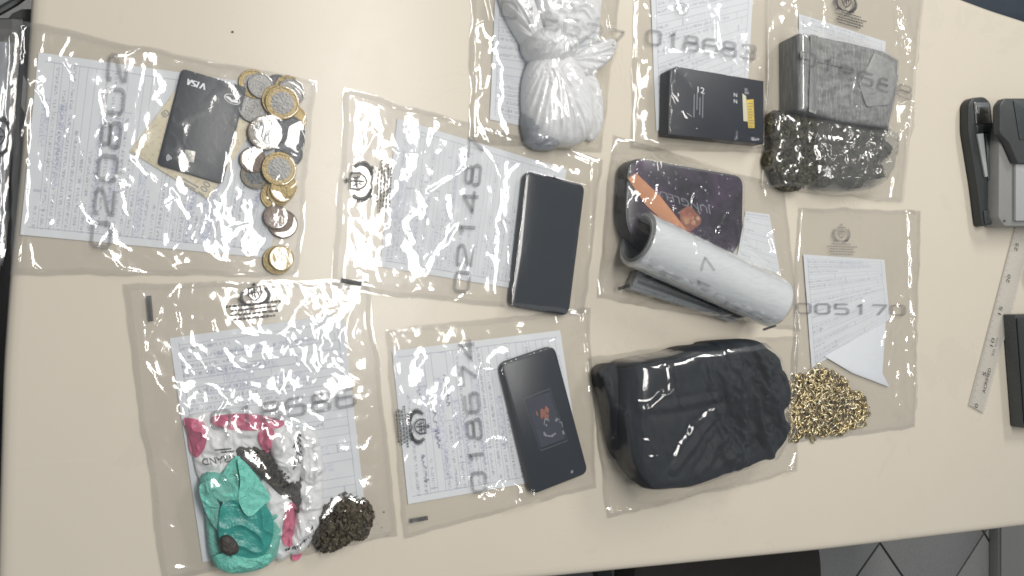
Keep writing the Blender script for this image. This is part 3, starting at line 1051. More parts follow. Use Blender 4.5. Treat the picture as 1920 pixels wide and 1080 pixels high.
def chair(label, seat_px, z, mat, back_dir):
    s = PX(seat_px, z)
    c = s.mean(0)
    t = thing('office_chair', label, 'chair', Vector((c[0], c[1], FZ)))
    prism('seat', rounded(s, .06), z - .07, z, mat, t, bevel=.02)
    d = np.array(back_dir, float); d /= np.linalg.norm(d); nrm = np.array([-d[1], d[0]])
    bc = c + d * .24
    prism('backrest', rounded(np.array([bc + nrm * .21, bc - nrm * .21, bc - nrm * .19 + d * .05, bc + nrm * .19 + d * .05]), .02), z + .06, z + .19, mat, t, bevel=.015)
    a = np.linspace(0, 2 * pi, 14, endpoint=False)
    prism('post', np.stack([c[0] + .03 * np.cos(a), c[1] + .03 * np.sin(a)], 1), FZ + .06, z - .071, M['black_plastic'], t)
    for k in range(5):
        an = 2 * pi * k / 5
        e = np.array([cos(an), sin(an)]); f = np.array([-e[1], e[0]])
        prism('base_leg', np.array([c + e * .031 + f * .02, c + e * .031 - f * .02, c + e * .28 - f * .012, c + e * .28 + f * .012]), FZ + .03, FZ + .059, M['black_plastic'], t, bevel=.004)


chair('dark brown upholstered chair tucked under the lower table edge', [(1200, 960), (1546, 990), (1556, 1260), (1170, 1260)], -.24, M['chair_dark'], (0, -1))
chair('navy upholstered chair behind the far table corner', [(1815, -170), (2100, -170), (2090, 60), (1800, 40)], -.20, M['chair_navy'], (.3, 1))
cbx = PX([(1873, 930), (2050, 930), (2050, 1200), (1873, 1200)], FZ + .03)
k_ = thing('floor_cabinet', 'grey low cabinet on the floor beyond the lower table edge', 'cabinet', Vector((float(cbx[:, 0].mean()), float(cbx[:, 1].mean()), FZ)))
prism('cabinet_body', cbx, FZ, FZ + .03, M['grey_plastic'], k_, bevel=.003)
prism('cabinet_top', inset(ccw(cbx), .004), FZ + .0305, FZ + .036, M['grey_plastic'], k_, bevel=.002)


# ================================================================== things on the table, outside the bags
def ppx(name, px, z0, z1, mat, parent, r=.001, bevel=.0006):
    return prism(name, rounded(PX(px, z1), r, 4), z0, z1, mat, parent, bevel=bevel)


st = thing('stapler', 'open black stapler base with steel anvil beside the grey punch', 'stapler', V((1843, 300)))
ppx('base', [(1816, 196), (1824, 183), (1846, 181), (1858, 192), (1862, 235), (1868, 335), (1870, 419), (1842, 425), (1832, 345), (1816, 245)], 0.0002, .014, M['black_plastic'], st, .006, .002)
an = ppx('anvil', [(1828, 192), (1855, 192), (1858, 232), (1831, 232)], .0142, .0165, M['steel'], st, .001)
ppx('staple_former', [(1834, 197), (1853, 197), (1854, 212), (1836, 213)], .0167, .0185, M['steel'], an, .001)
ppx('spring_plate', [(1831, 234), (1860, 234), (1861, 248), (1833, 248)], .0142, .0158, M['steel_dark'], st, .001)
ppx('rail', [(1833, 251), (1844, 250), (1853, 331), (1848, 332)], .0142, .0172, M['pale_grey'], st, .001)
ppx('rail', [(1848, 250), (1860, 249), (1867, 336), (1854, 338)], .0142, .0165, M['steel_dark'], st, .001)
ppx('rubber_foot', [(1845, 395), (1868, 393), (1869, 416), (1848, 420)], .0142, .016, M['dark_plastic'], st, .002)
gp = thing('hole_punch', 'grey and charcoal desk punch cut off by the frame edge', 'punch', V((1905, 300)))
ppx('body', [(1874, 256), (1880, 226), (2010, 226), (2010, 424), (1884, 424), (1873, 408)], .0002, .030, M['grey_plastic'], gp, .004, .002)
ppx('cover', [(1875, 196), (1884, 184), (2010, 184), (2010, 305), (1909, 305), (1893, 268), (1875, 249)], .0305, .042, M['dark_plastic'], gp, .004, .002)
ppx('lever_plate', [(1905, 308), (2008, 308), (2008, 412), (1905, 414)], .0305, .035, M['pale_grey'], gp, .002)
ppx('window', [(1901, 188), (2000, 188), (2000, 262), (1913, 262)], .0422, .0436, M['steel_dark'], gp, .002)
c = V((1883, 414), .0305); a = np.linspace(0, 2 * pi, 12, endpoint=False)
prism('screw', np.stack([c.x + .0018 * np.cos(a), c.y + .0018 * np.sin(a)], 1), .0302, .0316, M['steel_dark'], gp, bevel=.0004)

ru = thing('ruler', 'translucent ruler lying half under the grey punch', 'ruler', V((1870, 600)))
ppx('ruler_blade', [(1905, 424), (1940, 432), (1845, 776), (1817, 760)], .0004, .0024, M['ruler'], ru, .001, .0004)
zr = lambda x, y: np.full(np.shape(x), .0024)
P = Print()
P.line([(0, .985), (1, .985)], .03, n=20)
P.line([(.003, .02), (.003, .98)], .006)
for i in range(29):
    x = .02 + i * .0345
    P.line([(x, .96), (x, .96 - (.20 if i % 5 else .28))], .0028, n=3)
    for j in range(1, 5):
        P.line([(x + j * .0069, .96), (x + j * .0069, .87)], .0016, n=2)
P.lay('ruler_scale', (1842, 775), (1929, 430), (-24, -14), zr, M['ink_pale'], ru, .0001)
for i, s in enumerate(('0', '5', '10', '15', '20', '25')):
    x = .02 + i * .1725
    Print().text(s, x - .011 * len(s), .42, x + .011 * len(s), .64).lay('ruler_numeral', (1842, 775), (1929, 430), (-24, -14), zr, M['ink_solid'], ru, .0002)
P = Print().text('ACRIMED', .10, .16, .235, .36)
P.lay('ruler_lettering', (1842, 775), (1929, 430), (-24, -14), zr, M['ink_solid'], ru, .0003)
Print().text('30 cm', .30, .18, .40, .34).lay('ruler_lettering', (1842, 775), (1929, 430), (-24, -14), zr, M['grey_print'], ru, .0003)

db = thing('desk_organiser', 'dark grey slab cut off by the frame edge beside the ruler', 'organiser', V((1915, 690)))
ppx('organiser_body', [(1903, 590), (2030, 586), (2030, 806), (1919, 803)], .0002, .020, M['dark_plastic'], db, .003, .002)
ppx('organiser_lip', [(1908, 596), (2026, 592), (2026, 800), (1923, 797)], .0205, .023, M['black_plastic'], db, .003, .001)
rl = thing('tape_reel', 'small black round thing peeking in beside the ruler top', 'reel', V((1935, 508)))
c = V((1935, 508)); a = np.linspace(0, 2 * pi, 28, endpoint=False)
prism('reel_body', np.stack([c.x + .019 * np.cos(a), c.y + .019 * np.sin(a)], 1), .0002, .014, M['black_plastic'], rl, bevel=.002)
prism('reel_hub', np.stack([c.x + .008 * np.cos(a), c.y + .008 * np.sin(a)], 1), .0142, .0165, M['dark_plastic'], rl, bevel=.001)


# ================================================================== bag of coins
Z1 = .0006
f1, h1 = form('large form in the coin bag, under the bank card', [(38, 440), (72, 98), (562, 168), (505, 484)], Z1, 34, seed=1, blue=.5)
bn = PX([(243, 284), (332, 166), (478, 236), (391, 374)], .0022)
nt = prism('banknote', bn, .0018, .0023, M['note'], None, bevel=.0001)
c = Vector((float(bn[:, 0].mean()), float(bn[:, 1].mean()), .0018)); nt.data.transform(Matrix.Translation(-c)); nt.location = c
tag(nt, 'beige folded banknote lying under the slate bank card', 'banknote')
zn = lambda x, y: np.full(np.shape(x), .0023)
Print().text('100', .0, .0, 1, 1).lay('note_numeral', (383, 368), (396, 346), (-12, -8), zn, M['grey_print'], nt, .0001)
Print().smallprint([(.0, .9), (.1, .8)], 5).lay('note_lettering', (340, 344), (372, 362), (4, -12), zn, M['grey_print'], nt, .0001)
Print().line(rr(.1, .1, .9, .9), .14, True).text('R', .3, .25, .7, .75).lay('note_mark', (308, 222), (320, 214), (-8, -10), zn, M['grey_print'], nt, .0001)
cq = PX([(341, 128), (463, 164), (417, 346), (294, 309)], .0040)
cd = thing('bank_card', 'slate bank card with white lettering and a chip, over the banknote', 'bank card', V((378, 237), .0028))
prism('card_body', rounded(cq, .0042, 8), .0030, .0039, M['card'], cd, bevel=.00025)
zc = lambda x, y: np.full(np.shape(x), .0039)
pv = Print()
pv.add([(.0, 1), (.09, 1), (.16, .35), (.25, 1), (.34, 1), (.21, 0), (.12, 0)], [[0, 1, 2, 6], [2, 3, 4, 5], [2, 5, 6]])
pv.add([(.37, 0), (.45, 0), (.50, 1), (.42, 1)], [[0, 1, 2, 3]])
pv.line([(.74, .90), (.60, .92), (.55, .80), (.57, .62), (.70, .42), (.70, .2), (.62, .08), (.48, .10)], .13, n=20)
pv.add([(.72, 0), (.80, 0), (.95, 1), (.86, 1)], [[0, 1, 2, 3]])
pv.add([(.95, 1), (.86, 1), (.93, 0), (1.0, 0)], [[1, 2, 3, 0]])
pv.add([(.80, .22), (.98, .22), (.98, .38), (.83, .38)], [[0, 1, 2, 3]])
pv.lay('card_lettering', (388, 158), (352, 147), (-3, 11), zc, M['white_print'], cd, .00012)
pe = Print()
th = np.linspace(0, 2 * pi, 28, endpoint=False)
pe.line(np.stack([.5 + .47 * np.cos(th), .5 + .45 * np.sin(th)], 1), .05, True, 40)
pe.fan([(.08, .55), (.22, .42), (.40, .44), (.5, .60), (.60, .44), (.80, .38), (.93, .52), (.80, .62), (.62, .72), (.5, .82), (.36, .74), (.2, .70)])
pe.lay('card_emblem', (453, 184), (423, 171), (-5, 17), zc, M['white_print'], cd, .00012)
ch = prism('chip', rounded(PX([(347, 280), (367, 284), (363, 305), (343, 300)], .0041), .001), .00392, .00405, M['chip'], cd, bevel=.00005)
Print().line(rr(.3, .3, .7, .7), .05, True).line([(0, .5), (.3, .5)], .04).line([(.7, .5), (1, .5)], .04).line([(.5, 0), (.5, .3)], .04).line([(.5, .7), (.5, 1)], .04).lay('chip_contacts', (345, 299), (363, 303), (4, -19), lambda x, y: np.full(np.shape(x), .00405), M['grey_print'], ch, .00005)
pw = Print()
for k, r in enumerate((.25, .5, .75, 1.0)):
    a = np.linspace(-.75, .75, 8)
    pw.line(np.stack([r * np.cos(a) * .9, .5 + r * np.sin(a) * .6], 1), .09, n=10)
pw.lay('contactless_mark', (325, 290), (313, 287), (-3, 15), zc, M['white_print'], cd, .00012)
Print().rect(0, 0, 1, 1).lay('painted_gloss_streak', (416, 330), (419, 331), (8, -42), zc, M['grey_print'], cd, .0001)  # grey streak painted along the card edge as a gloss highlight

# coin moulds, 1 m across, scaled to size
COINS = {}


def lathe(name, prof, mat, parent, n=48):
    a = np.linspace(0, 2 * pi, n, endpoint=False)
    vs, fs = [], []
    for r, z in prof:
        vs.append(np.column_stack([r * np.cos(a), r * np.sin(a), np.full(n, z)]))
    K = len(prof)
    for k in range(K - 1):
        for i in range(n):
            j = (i + 1) % n
            fs.append([k * n + i, k * n + j, (k + 1) * n + j, (k + 1) * n + i])
    if prof[0][0] < .2: fs.append(list(range(n))[::-1])
    if prof[-1][0] < .2: fs.append([(K - 1) * n + i for i in range(n)])
    return obj(name, np.concatenate(vs), fs, mat, parent, sharp=35)


def coin_mould(kind):
    t = thing('coin', 'x', 'coin', (0, 0, 0))
    outer, inner, numm = {'two_tone': ('brass', 'silver', 'silver'), 'dull_two_tone': ('worn_brass', 'dull', 'dull'), 'silver': ('silver', 'silver', 'silver'), 'brass': ('brass', 'brass', 'brass'),
                          'bronze': ('bronze', 'bronze', 'bronze'), 'dull': ('dull', 'dull', 'dull')}[kind]
    ri = .335 if 'two' in kind else .425
    T = .075
    lathe('rim', [(ri, .004), (.485, .004), (.5, .012), (.5, T - .012), (.485, T), (.445, T), (.43, T - .012), (ri, T - .012)], M[outer], t)
    core = lathe('core', [(.02, .003), (ri - .002, .003), (ri - .002, T - .011), (ri - .02, T - .008), (.02, T - .009)], M[inner], t)
    # raised figure: numeral with a sash and a ring of beads
    P = Print()
    P.text({'two_tone': '1', 'dull_two_tone': '1', 'silver': '50', 'brass': '25', 'bronze': '5', 'dull': '50'}[kind], .32, .28, .68, .72)
    P.line([(.22, .30), (.45, .24), (.78, .34)], .05)
    P.line([(.25, .74), (.5, .80), (.75, .74)], .035)
    v = np.concatenate(P.v)
    s = .62 if 'two' in kind else .80
    vv = np.column_stack([(v[:, 0] - .5) * s, (v[:, 1] - .5) * s, np.full(len(v), T + .006)])
    obj('relief', vv, P.f, M[numm], core, smooth=False)
    return t


MOULD = {}


def place_coin(kind, px, d, z, label, tilt=(0, 0), rot=None):
    """d: diameter in picture points"""
    c = V(px, z)
    sc = np.linalg.norm(PX([(px[0], px[1] - d / 2), (px[0], px[1] + d / 2)], z)[0] - PX([(px[0], px[1] - d / 2), (px[0], px[1] + d / 2)], z)[1])
    if kind not in MOULD:
        t = MOULD[kind] = coin_mould(kind)
    else:
        s = MOULD[kind]
        t = s.copy(); COL.objects.link(t)
        for ch_ in s.children:
            q = ch_.copy(); COL.objects.link(q); q.parent = t
            for g_ in ch_.children:
                w_ = g_.copy(); COL.objects.link(w_); w_.parent = q
    t.location = c
    t.scale = (sc, sc, sc * .98)
    t.rotation_euler = (radians(tilt[0]), radians(tilt[1]), rot if rot is not None else random.uniform(0, 6.28))
    tag(t, label, 'coin', 'coins in the coin bag')
    CH.append(disc_H(c.x, c.y, sc / 2, z + sc * .08 + .001))
    return t


CH = []
ZC = .0016; T = .0021
for a in [
    ('two_tone', (475, 158), 54, ZC, 'two-tone coin partly under the silver coin, uppermost beside the card corner', (0, 0)),
    ('silver', (488, 161), 47, ZC + T, 'silver coin on a two-tone coin at the top of the pile', (3, 2)),
    ('dull', (521, 163), 46, ZC, 'dark dull coin between the top silver coin and the overlapping pair', (0, 0)),
    ('two_tone', (541, 168), 52, ZC, 'two-tone coin tucked behind the big overlapping pair', (0, 0)),
    ('silver', (546, 173), 50, ZC + T, 'thin-edged silver coin at the upper outer corner of the pile', (2, -5)),
    ('two_tone', (521, 190), 60, ZC + T, 'two-tone coin just showing beneath the large shiny one', (0, 0)),
    ('two_tone', (529, 193), 62, ZC + 2.2 * T, 'large shiny two-tone coin on top of the upper pile', (4, -6)),
    ('silver', (474, 204), 54, ZC, 'silver coin beside the card edge, below the top pair', (2, 3)),
    ('brass', (548, 222), 52, ZC, 'brass coin showing only an edge below the upper pile', (0, 0)),
    ('dull', (543, 245), 56, ZC + .6 * T, 'dull grey coin in the dark middle stack, upper', (3, -3)),
    ('dull', (543, 262), 56, ZC, 'dull grey coin in the dark middle stack, lower', (0, -2)),
    ('dull_two_tone', (497, 250), 64, ZC + 1.4 * T, 'large dark two-tone coin with worn ring in the middle of the pile', (-2, 2)),
    ('dull', (542, 288), 50, ZC, 'dark coin half hidden behind the bright two-tone coin', (0, 0)),
    ('bronze', (474, 300), 48, ZC + T, 'brown bronze coin above the dark two-tone one', (3, 2)),
    ('dull_two_tone', (479, 328), 54, ZC, 'dark two-tone coin at the inner side under the bronze one', (0, 0)),
    ('two_tone', (523, 317), 63, ZC + 2.6 * T, 'bright two-tone coin with a cream ring over the brass stack', (5, 3)),
    ('brass', (514, 368), 50, ZC, 'brass coin lowest and innermost of the brass stack', (0, 0)),
    ('brass', (524, 361), 46, ZC + T, 'brass coin second from the bottom of the brass stack', (2, 0)),
    ('brass', (529, 357), 45, ZC + 1.9 * T, 'brass coin second from the top of the brass stack', (4, 0)),
    ('brass', (535, 350), 44, ZC + 2.2 * T, 'brass coin topmost of the brass stack under the bright two-tone coin', (-3, 5)),
    ('bronze', (530, 420), 54, ZC, 'wide bronze coin under a smaller bronze one', (0, 0)),
    ('bronze', (517, 407), 46, ZC + T, 'smaller bronze coin lying on a wide bronze one', (3, 3)),
    ('brass', (520, 488), 54, ZC, 'pale coin under the lone bright brass one at the bottom', (0, 0)),
    ('brass', (527, 484), 47, ZC + T, 'lone bright brass coin at the bottom of the bag', (3, -5)),
]:
    place_coin(*a[:5], tilt=a[5])
L1 = [
    [(42, 40), (38, 110), (58, 165), (50, 215), (24, 290)], [(85, 55), (76, 95), (66, 102), (63, 160), (52, 205), (47, 400), (33, 490)],
    [(127, 48), (125, 75), (108, 105), (112, 122), (166, 60)], [(112, 122), (190, 112), (232, 100), (275, 82)],
    [(288, 80), (270, 88), (268, 130), (252, 200), (248, 262)], [(288, 80), (287, 130), (285, 180), (272, 240), (255, 295)], [(288, 130), (301, 160), (285, 182)],
    [(190, 225), (232, 282), (272, 330), (288, 352)], [(230, 385), (250, 430), (292, 472), (352, 520)], [(222, 458), (300, 492), (372, 522)],
    [(148, 286), (182, 340)], [(92, 342), (108, 362), (150, 390), (165, 412)], [(118, 385), (152, 415), (175, 420)], [(335, 470), (420, 465), (500, 482), (545, 500)],
    [(345, 350), (380, 400), (410, 432)], [(480, 118), (500, 105), (560, 118)], ([(300, 345), (330, 372), (355, 420), (340, 445)], 2.2, 4), ([(20, 508), (150, 500), (330, 520), (550, 520)], 1.2, 3),
    [(55, 455), (60, 490), (72, 505)], ([(418, 320), (428, 270), (436, 235)], 1.6, 2.2)]
bag('clear bag holding the coins, bank card and banknote', [(22, 36), (592, 152), (561, 520), (20, 516)],
    [h1, poly_H(bn, .0024), poly_H(cq, .0041)] + CH, L1,
    [serial('020802', (206, 474), (243, 98), (-38, -4))], seed=11, wr=.0009, g=.03e-3, taut=.35, calms=[(378, 237, 40)], bulge=.0012, nf=80, masks=[(100, 200, 60, .7), (200, 300, 50, .8), (360, 470, 60, 1.0), (55, 120, 30, 1.2)])

# the bag cut off by the frame, on the black desk
sq = PX([(-200, 60), (24, 80), (2, 470), (-220, 490)], -.011)  # added sheet; its slate tone stands for film reflections over the desk
ss = tag(prism('bag_tone_sheet', sq, -.0114, -.0109, pm('slate_reflection_tone', (.20, .215, .24), .6, var=.2, vs=40), None, bevel=.0002), 'slate blue sheet added for film reflections in the bag cut off by the frame', 'added sheet')
c = Vector((float(sq[:, 0].mean()), float(sq[:, 1].mean()), -.0114)); ss.data.transform(Matrix.Translation(-c)); ss.location = c

bag('clear bag with a black crest cut off by the frame, on the black desk', [(-260, 20), (36, 60), (8, 500), (-280, 520)],
    [], [[(28, 30), (15, 110), (4, 175), (-10, 260)], [(30, 260), (18, 290), (8, 350), (2, 390)], [(5, 470), (12, 500)], [(20, 60), (22, 200), (12, 330)]],
    [crest((18, 292), (22, 222), (-38, -2)), small((30, 290), (34, 215), (-10, -1))], z0=.0003, dz=-.0118, seed=12, wr=.0016)


# ================================================================== two phones in bags
def phone(label, quad, zb, front):
    zt = zb + .0082
    q = PX(quad, zt)
    t = thing('mobile_phone', label, 'phone', Vector((float(q[:, 0].mean()), float(q[:, 1].mean()), zb)))
    ro = rounded(q, .0095, 8)
    body = prism('phone_case', ro, zb, zt, M['phone_frame'], t, bevel=.0018)
    ri = inset(ccw(ro), .0016)
    prism('screen' if front else 'back_panel', ri, zt - .0006, zt + .0003, M['phone_glass'] if front else M['phone_back'], t, bevel=.0003)
    # side keys
    e = q[1] - q[2]; e /= np.linalg.norm(e); o_ = np.array([e[1], -e[0]])
    for s0, s1 in ((.30, .40), (.45, .54)):
        p0 = q[1] + (q[2] - q[1]) * s0; p1 = q[1] + (q[2] - q[1]) * s1
        if np.dot(o_, q.mean(0) - p0) > 0: o_ = -o_
        prism('side_key', np.array([p0 - o_ * .0005, p1 - o_ * .0005, p1 + o_ * .0007, p0 + o_ * .0007]), zb + .003, zb + .0052, M['phone_frame'], t, bevel=.0002)
    return t, q, zt


Z2 = .0006
f2, h2 = form('pale form behind the upper phone, printed with fine rows', [(712, 500), (745, 222), (1062, 318), (1030, 552)], Z2, 44, seed=2, blue=.25)
p1, pq1, pz1 = phone('dark phone lying screen up in the upper bag', [(986, 319), (1098, 346), (1067, 593), (957, 574)], .0016, True)
zs = lambda x, y: np.full(np.shape(x), pz1 + .0003)
a = np.linspace(0, 2 * pi, 14, endpoint=False)
Print().fan(np.stack([.5 + .5 * np.cos(a), .5 + .5 * np.sin(a)], 1)).lay('front_camera', (1036, 336), (1042, 337), (1, -6), zs, M['screen_edge'], p1, .0001)
Print().line([(.05, .5), (.95, .5)], .5).lay('ear_slot', (1020, 331), (1056, 340), (1, -3), zs, M['screen_edge'], p1, .0001)
L2 = [
    [(951, 310), (953, 345), (944, 379), (942, 414), (951, 459), (954, 530), (964, 562)], ([(951, 308), (982, 290), (1044, 284), (1104, 309)], 2.2, 3),
    [(1000, 303), (1002, 339), (1006, 400)], ([(884, 203), (895, 230), (912, 256)], 2.4, 4), ([(752, 218), (795, 196), (875, 203)], 2.6, 5),
    ([(747, 277), (787, 283), (778, 317), (738, 352), (728, 397), (733, 452)], 2.4, 4), ([(876, 315), (804, 361), (791, 414)], 2.2, 4), ([(866, 420), (822, 477), (808, 500)], 2.4, 5),
    ([(680, 505), (760, 512), (835, 524)], 1.8, 4), [(672, 198), (742, 176)], [(680, 262), (710, 250)], [(640, 330), (652, 310), (668, 322), (672, 370), (655, 400), (640, 390)],
    [(645, 400), (662, 405), (675, 390)], [(700, 300), (720, 345), (712, 380)], [(1006, 400), (1000, 430), (985, 470)], [(640, 455), (720, 460)], ([(650, 190), (642, 320), (632, 470)], 1.2, 2.0), [(1112, 320), (1108, 420), (1098, 570)],
    [(632, 540), (760, 560), (960, 585), (1090, 590)]]
bag('clear bag holding the dark phone, set between coin bag and tray bag', [(646, 166), (1132, 298), (1094, 592), (620, 542)],
    [h2, poly_H(pq1, pz1 + .0006)], L2,
    [serial('021487', (879, 555), (910, 254), (-29, -2)), crest((702, 378), (706, 306), (-58, -4)), small((732, 405), (738, 298), (-30, -2)), bar((639, 530), (678, 537), (1, -9))],
    seed=22, wr=.0009, calms=[(1035, 430, 30), (1015, 520, 30), (1050, 370, 30)], bulge=.0012, nf=60, masks=[(700, 350, 40, 1.0), (850, 220, 30, .8), (780, 460, 50, .5)])

Z9 = .0006
f9, h9 = form('boxed form behind the lower phone, with pen entries', [(765, 945), (735, 658), (1050, 619), (1090, 888)], Z9, 24, seed=9, blue=.4)
p2, pq2, pz2 = phone('slate phone with a picture sticker, in the lower bag', [(938, 682), (1040, 647), (1104, 887), (997, 929)], .0016, False)
zs2 = lambda x, y: np.full(np.shape(x), pz2 + .0003)
P = Print().line([(0, 0), (1, 0), (1, 1), (0, 1)], .014, True, 20)
P.lay('sticker_outline', (1014, 845), (1064, 826), (-33, -97), zs2, M['art_line'], p2, .00012)
P = Print()
P.fan([(.05, .05), (.95, .05), (.95, .95), (.05, .95)]); P.lay('sticker_ground', (1014, 845), (1064, 826), (-33, -97), zs2, M['art_blue'], p2, .00006)
rg = random.Random(4)


def blob(P, x, y, r, s=1.0):
    a = np.linspace(0, 2 * pi, 9, endpoint=False)
    P.fan([(x + r * rg.uniform(.6, 1.3) * cos(t_) * s, y + r * rg.uniform(.6, 1.3) * sin(t_)) for t_ in a])


P = Print(); [blob(P, *q) for q in ((.52, .62, .10), (.66, .66, .07), (.42, .58, .05), (.60, .55, .06), (.3, .66, .04))]
P.lay('sticker_picture', (1014, 845), (1064, 826), (-33, -97), zs2, M['art_orange'], p2, .00018)
P = Print(); [blob(P, *q) for q in ((.58, .52, .035), (.86, .42, .035), (.98, .38, .04), (.32, .26, .04), (.47, .40, .03), (.95, .16, .05, .6), (.55, .18, .03))]
P.line([(.3, .24), (.5, .18), (.7, .2)], .03); P.line([(.40, .42), (.50, .52), (.62, .46)], .03); P.line([(.9, .45), (1.02, .36), (.98, .26)], .03)
P.lay('sticker_picture', (1014, 845), (1064, 826), (-33, -97), zs2, M['grey_print'], p2, .00024)
a = np.linspace(0, 2 * pi, 12, endpoint=False)
Print().fan(np.stack([.5 + .5 * np.cos(a), .5 + .5 * np.sin(a)], 1)).lay('flash_dot', (1070, 888), (1075, 887), (0, -6), zs2, M['grey_print'], p2, .00012)
rg = random.Random(21)
zf9 = lambda x, y: np.full(np.shape(x), Z9 + .0012)
for (x0_, y0_, l_) in ((828, 840, 70), (806, 905, 55), (846, 760, 60), (790, 740, 40)):
    P = Print(); xx = 0.0; pts_ = []
    while xx < 1:
        pts_.append((xx, .5 + rg.uniform(-.5, .5))); xx += rg.uniform(.02, .06)
    P.line(pts_, .05, n=60)
    P.lay('pen_entry', (x0_, y0_), (x0_ - 9, y0_ - l_), (-9, 1), zf9, M['pen'], f9, .0001)
L9 = [[(868, 668), (900, 690), (935, 697)], [(800, 672), (838, 670)], [(812, 752), (835, 745), (852, 730)], ([(945, 918), (992, 930)], 2.2, 4), ([(862, 922), (860, 938)], 2, 4), [(1092, 590), (1100, 640), (1112, 760)],
      [(730, 625), (745, 800), (762, 1000)], [(1040, 820), (1075, 870)], [(985, 590), (1030, 584), (1095, 578)], [(965, 945), (990, 935)]]
bag('clear bag holding the slate phone, in front of the black pouch', [(722, 616), (1106, 575), (1118, 912), (756, 1010)],
    [h9, poly_H(pq2, pz2 + .0006)], L9,
    [serial('018674', (915, 928), (889, 630), (-28, 3)), crest((764, 770), (768, 832), (40, -2)), small((738, 758), (746, 842), (28, -2)), bar((769, 981), (803, 975), (-1, -8))],
    seed=92, cw=2.3, wr=.0009, calms=[(1000, 740, 42), (1040, 840, 42)], mat=M['film_soft'])


# ================================================================== knotted white bag
f3, h3 = form('narrow pale form under the knotted white bag', [(934, -150), (1140, -140), (1105, 262), (918, 224)], .0006, 26, seed=3, blue=.2)


def pleat(c, n, amp, seed, rad=.0):
    cc = PX([c], .02)[0]

    def f(x, y, t_):
        a = np.arctan2(y - cc[1], x - cc[0]); r = np.hypot(x - cc[0], y - cc[1])
        return amp * (ridge(a * n, r * 14, seed) ** 1.1 + .55 * ridge(a * n * 2.1, r * 22, seed + 4) ** 1.1 - .35) + amp * .3 * fbm(x * 60, y * 60, seed + 2)
    return f


def crump(amp, sc=45, seed=1):
    def f(x, y, t_):
        wx = x + .01 * fbm(x * 30, y * 30, seed + 5); wy = y + .01 * fbm(x * 30, y * 30, seed + 6)
        return amp * (ridge(wx * sc, wy * sc, seed) ** 1.1 + .55 * ridge(wx * sc * 2.3, wy * sc * 2.0, seed + 3) ** 1.1 - .35)
    return f


kb = thing('knotted_bag', 'white carrier bag knotted into a pleated bundle, in the bag by the dark box', 'plastic bag', V((1045, 150), .001))
K3 = []
for nm, pts, z, h, dp in [
    ('bag_body', [(1008, 98), (1050, 92), (1082, 122), (1108, 178), (1110, 245), (1080, 272), (1035, 274), (998, 258), (984, 205), (986, 140)], .0012, .032, pleat((1022, 100), 8, .0030, 3)),
    ('bag_knot', [(984, 72), (1015, 52), (1058, 62), (1080, 92), (1060, 118), (1020, 122), (992, 108)], .0014, .036, crump(.004, 50, 5)),
    ('bag_ear', [(938, -22), (978, -30), (1006, 30), (1018, 78), (994, 98), (972, 68), (950, 26)], .0012, .024, pleat((1010, 85), 5, .003, 7)),
    ('bag_ear', [(1005, -20), (1060, -40), (1115, -10), (1122, 48), (1082, 82), (1030, 66)], .0012, .024, crump(.004, 34, 9)),
    ('bag_tail', [(1066, 104), (1110, 80), (1152, 74), (1148, 106), (1112, 138), (1082, 142)], .0012, .018, pleat((1062, 110), 5, .003, 11)),
    ('bag_tail', [(1092, 146), (1116, 146), (1128, 198), (1124, 250), (1102, 262), (1096, 210)], .0012, .014, pleat((1085, 120), 6, .003, 13)),
]:
    o, h = mound(nm, pts, z, h, M['white_plastic'], kb, dp, p=2.6); K3.append(h)
o, h = mound('grey_lump', [(982, 214), (1020, 224), (1050, 258), (1040, 280), (1006, 280), (986, 262)], .0012, .022, pm('grey_bag_content', (.33, .35, .38), .35, bump=.3, bs=200, bd=.002), kb, crump(.002, 60, 15)); K3.append(h)
L3 = [[(905, -5), (916, 40), (929, 85), (930, 120), (916, 172), (892, 188)], [(1000, 28), (1025, 52)], [(1102, 116), (1115, 56), (1150, 105), (1120, 130)], [(1118, -10), (1140, 30), (1150, 70)], [(1168, 30), (1180, 55)],
      [(1130, 155), (1122, 180)], [(1148, 140), (1150, 180), (1135, 212)], [(878, 195), (915, 258)], [(1080, 272), (1102, 262), (1110, 290)], [(890, 85), (888, 125)], [(1135, 90), (1165, 118)]]
bag('clear bag holding the knotted white bundle', [(884, -160), (1180, -150), (1128, 286), (878, 268)],
    [h3] + K3, L3, [serial('018637', (932, 30), (1172, 92), (3, -32), 'ink_pale')], seed=32, cw=2.3, wr=.0012)

# ================================================================== dark box
f4, h4 = form('blank-margined form standing out above the dark box', [(1214, -150), (1420, -150), (1402, 158), (1230, 246)], .0006, 26, seed=4, blue=.15)
bq = PX([(1256, 132), (1270, 124), (1432, 152), (1432, 270), (1253, 252)], .019)
bx = thing('flat_box', 'dark navy flat box with a yellow label, beside the tape brick', 'box', V((1340, 200)))
prism('box_body', rounded(bq, .0008, 2), .0016, .019, M['box_navy'], bx, bevel=.0006)
zb_ = lambda x, y: np.full(np.shape(x), .019)
for nm, quad, mt in (('yellow_sticker', [(1399, 187), (1413, 186), (1415, 240), (1403, 240)], 'yellow_label'), ('cream_sticker', [(1392, 175), (1399, 180), (1402, 228), (1394, 227)], 'cream_label')):
    ppx(nm, quad, .0191, .0194, M[mt], bx, .0003, .0001)
P = Print()
for i in range(9): P.rect(.05, .04 + i * .105, .95 if i % 3 else .7, .07 + i * .105)
P.lay('sticker_print', (1404, 239), (1414, 239), (-2, -50), lambda x, y: np.full(np.shape(x), .0194), M['grey_print'], bx, .0001)
P = Print()
for i, (a0, a1) in enumerate(((0, .9), (.3, 1), (.1, .8), (0, .95))): P.rect(a0, i * .27, a1, i * .27 + .10)
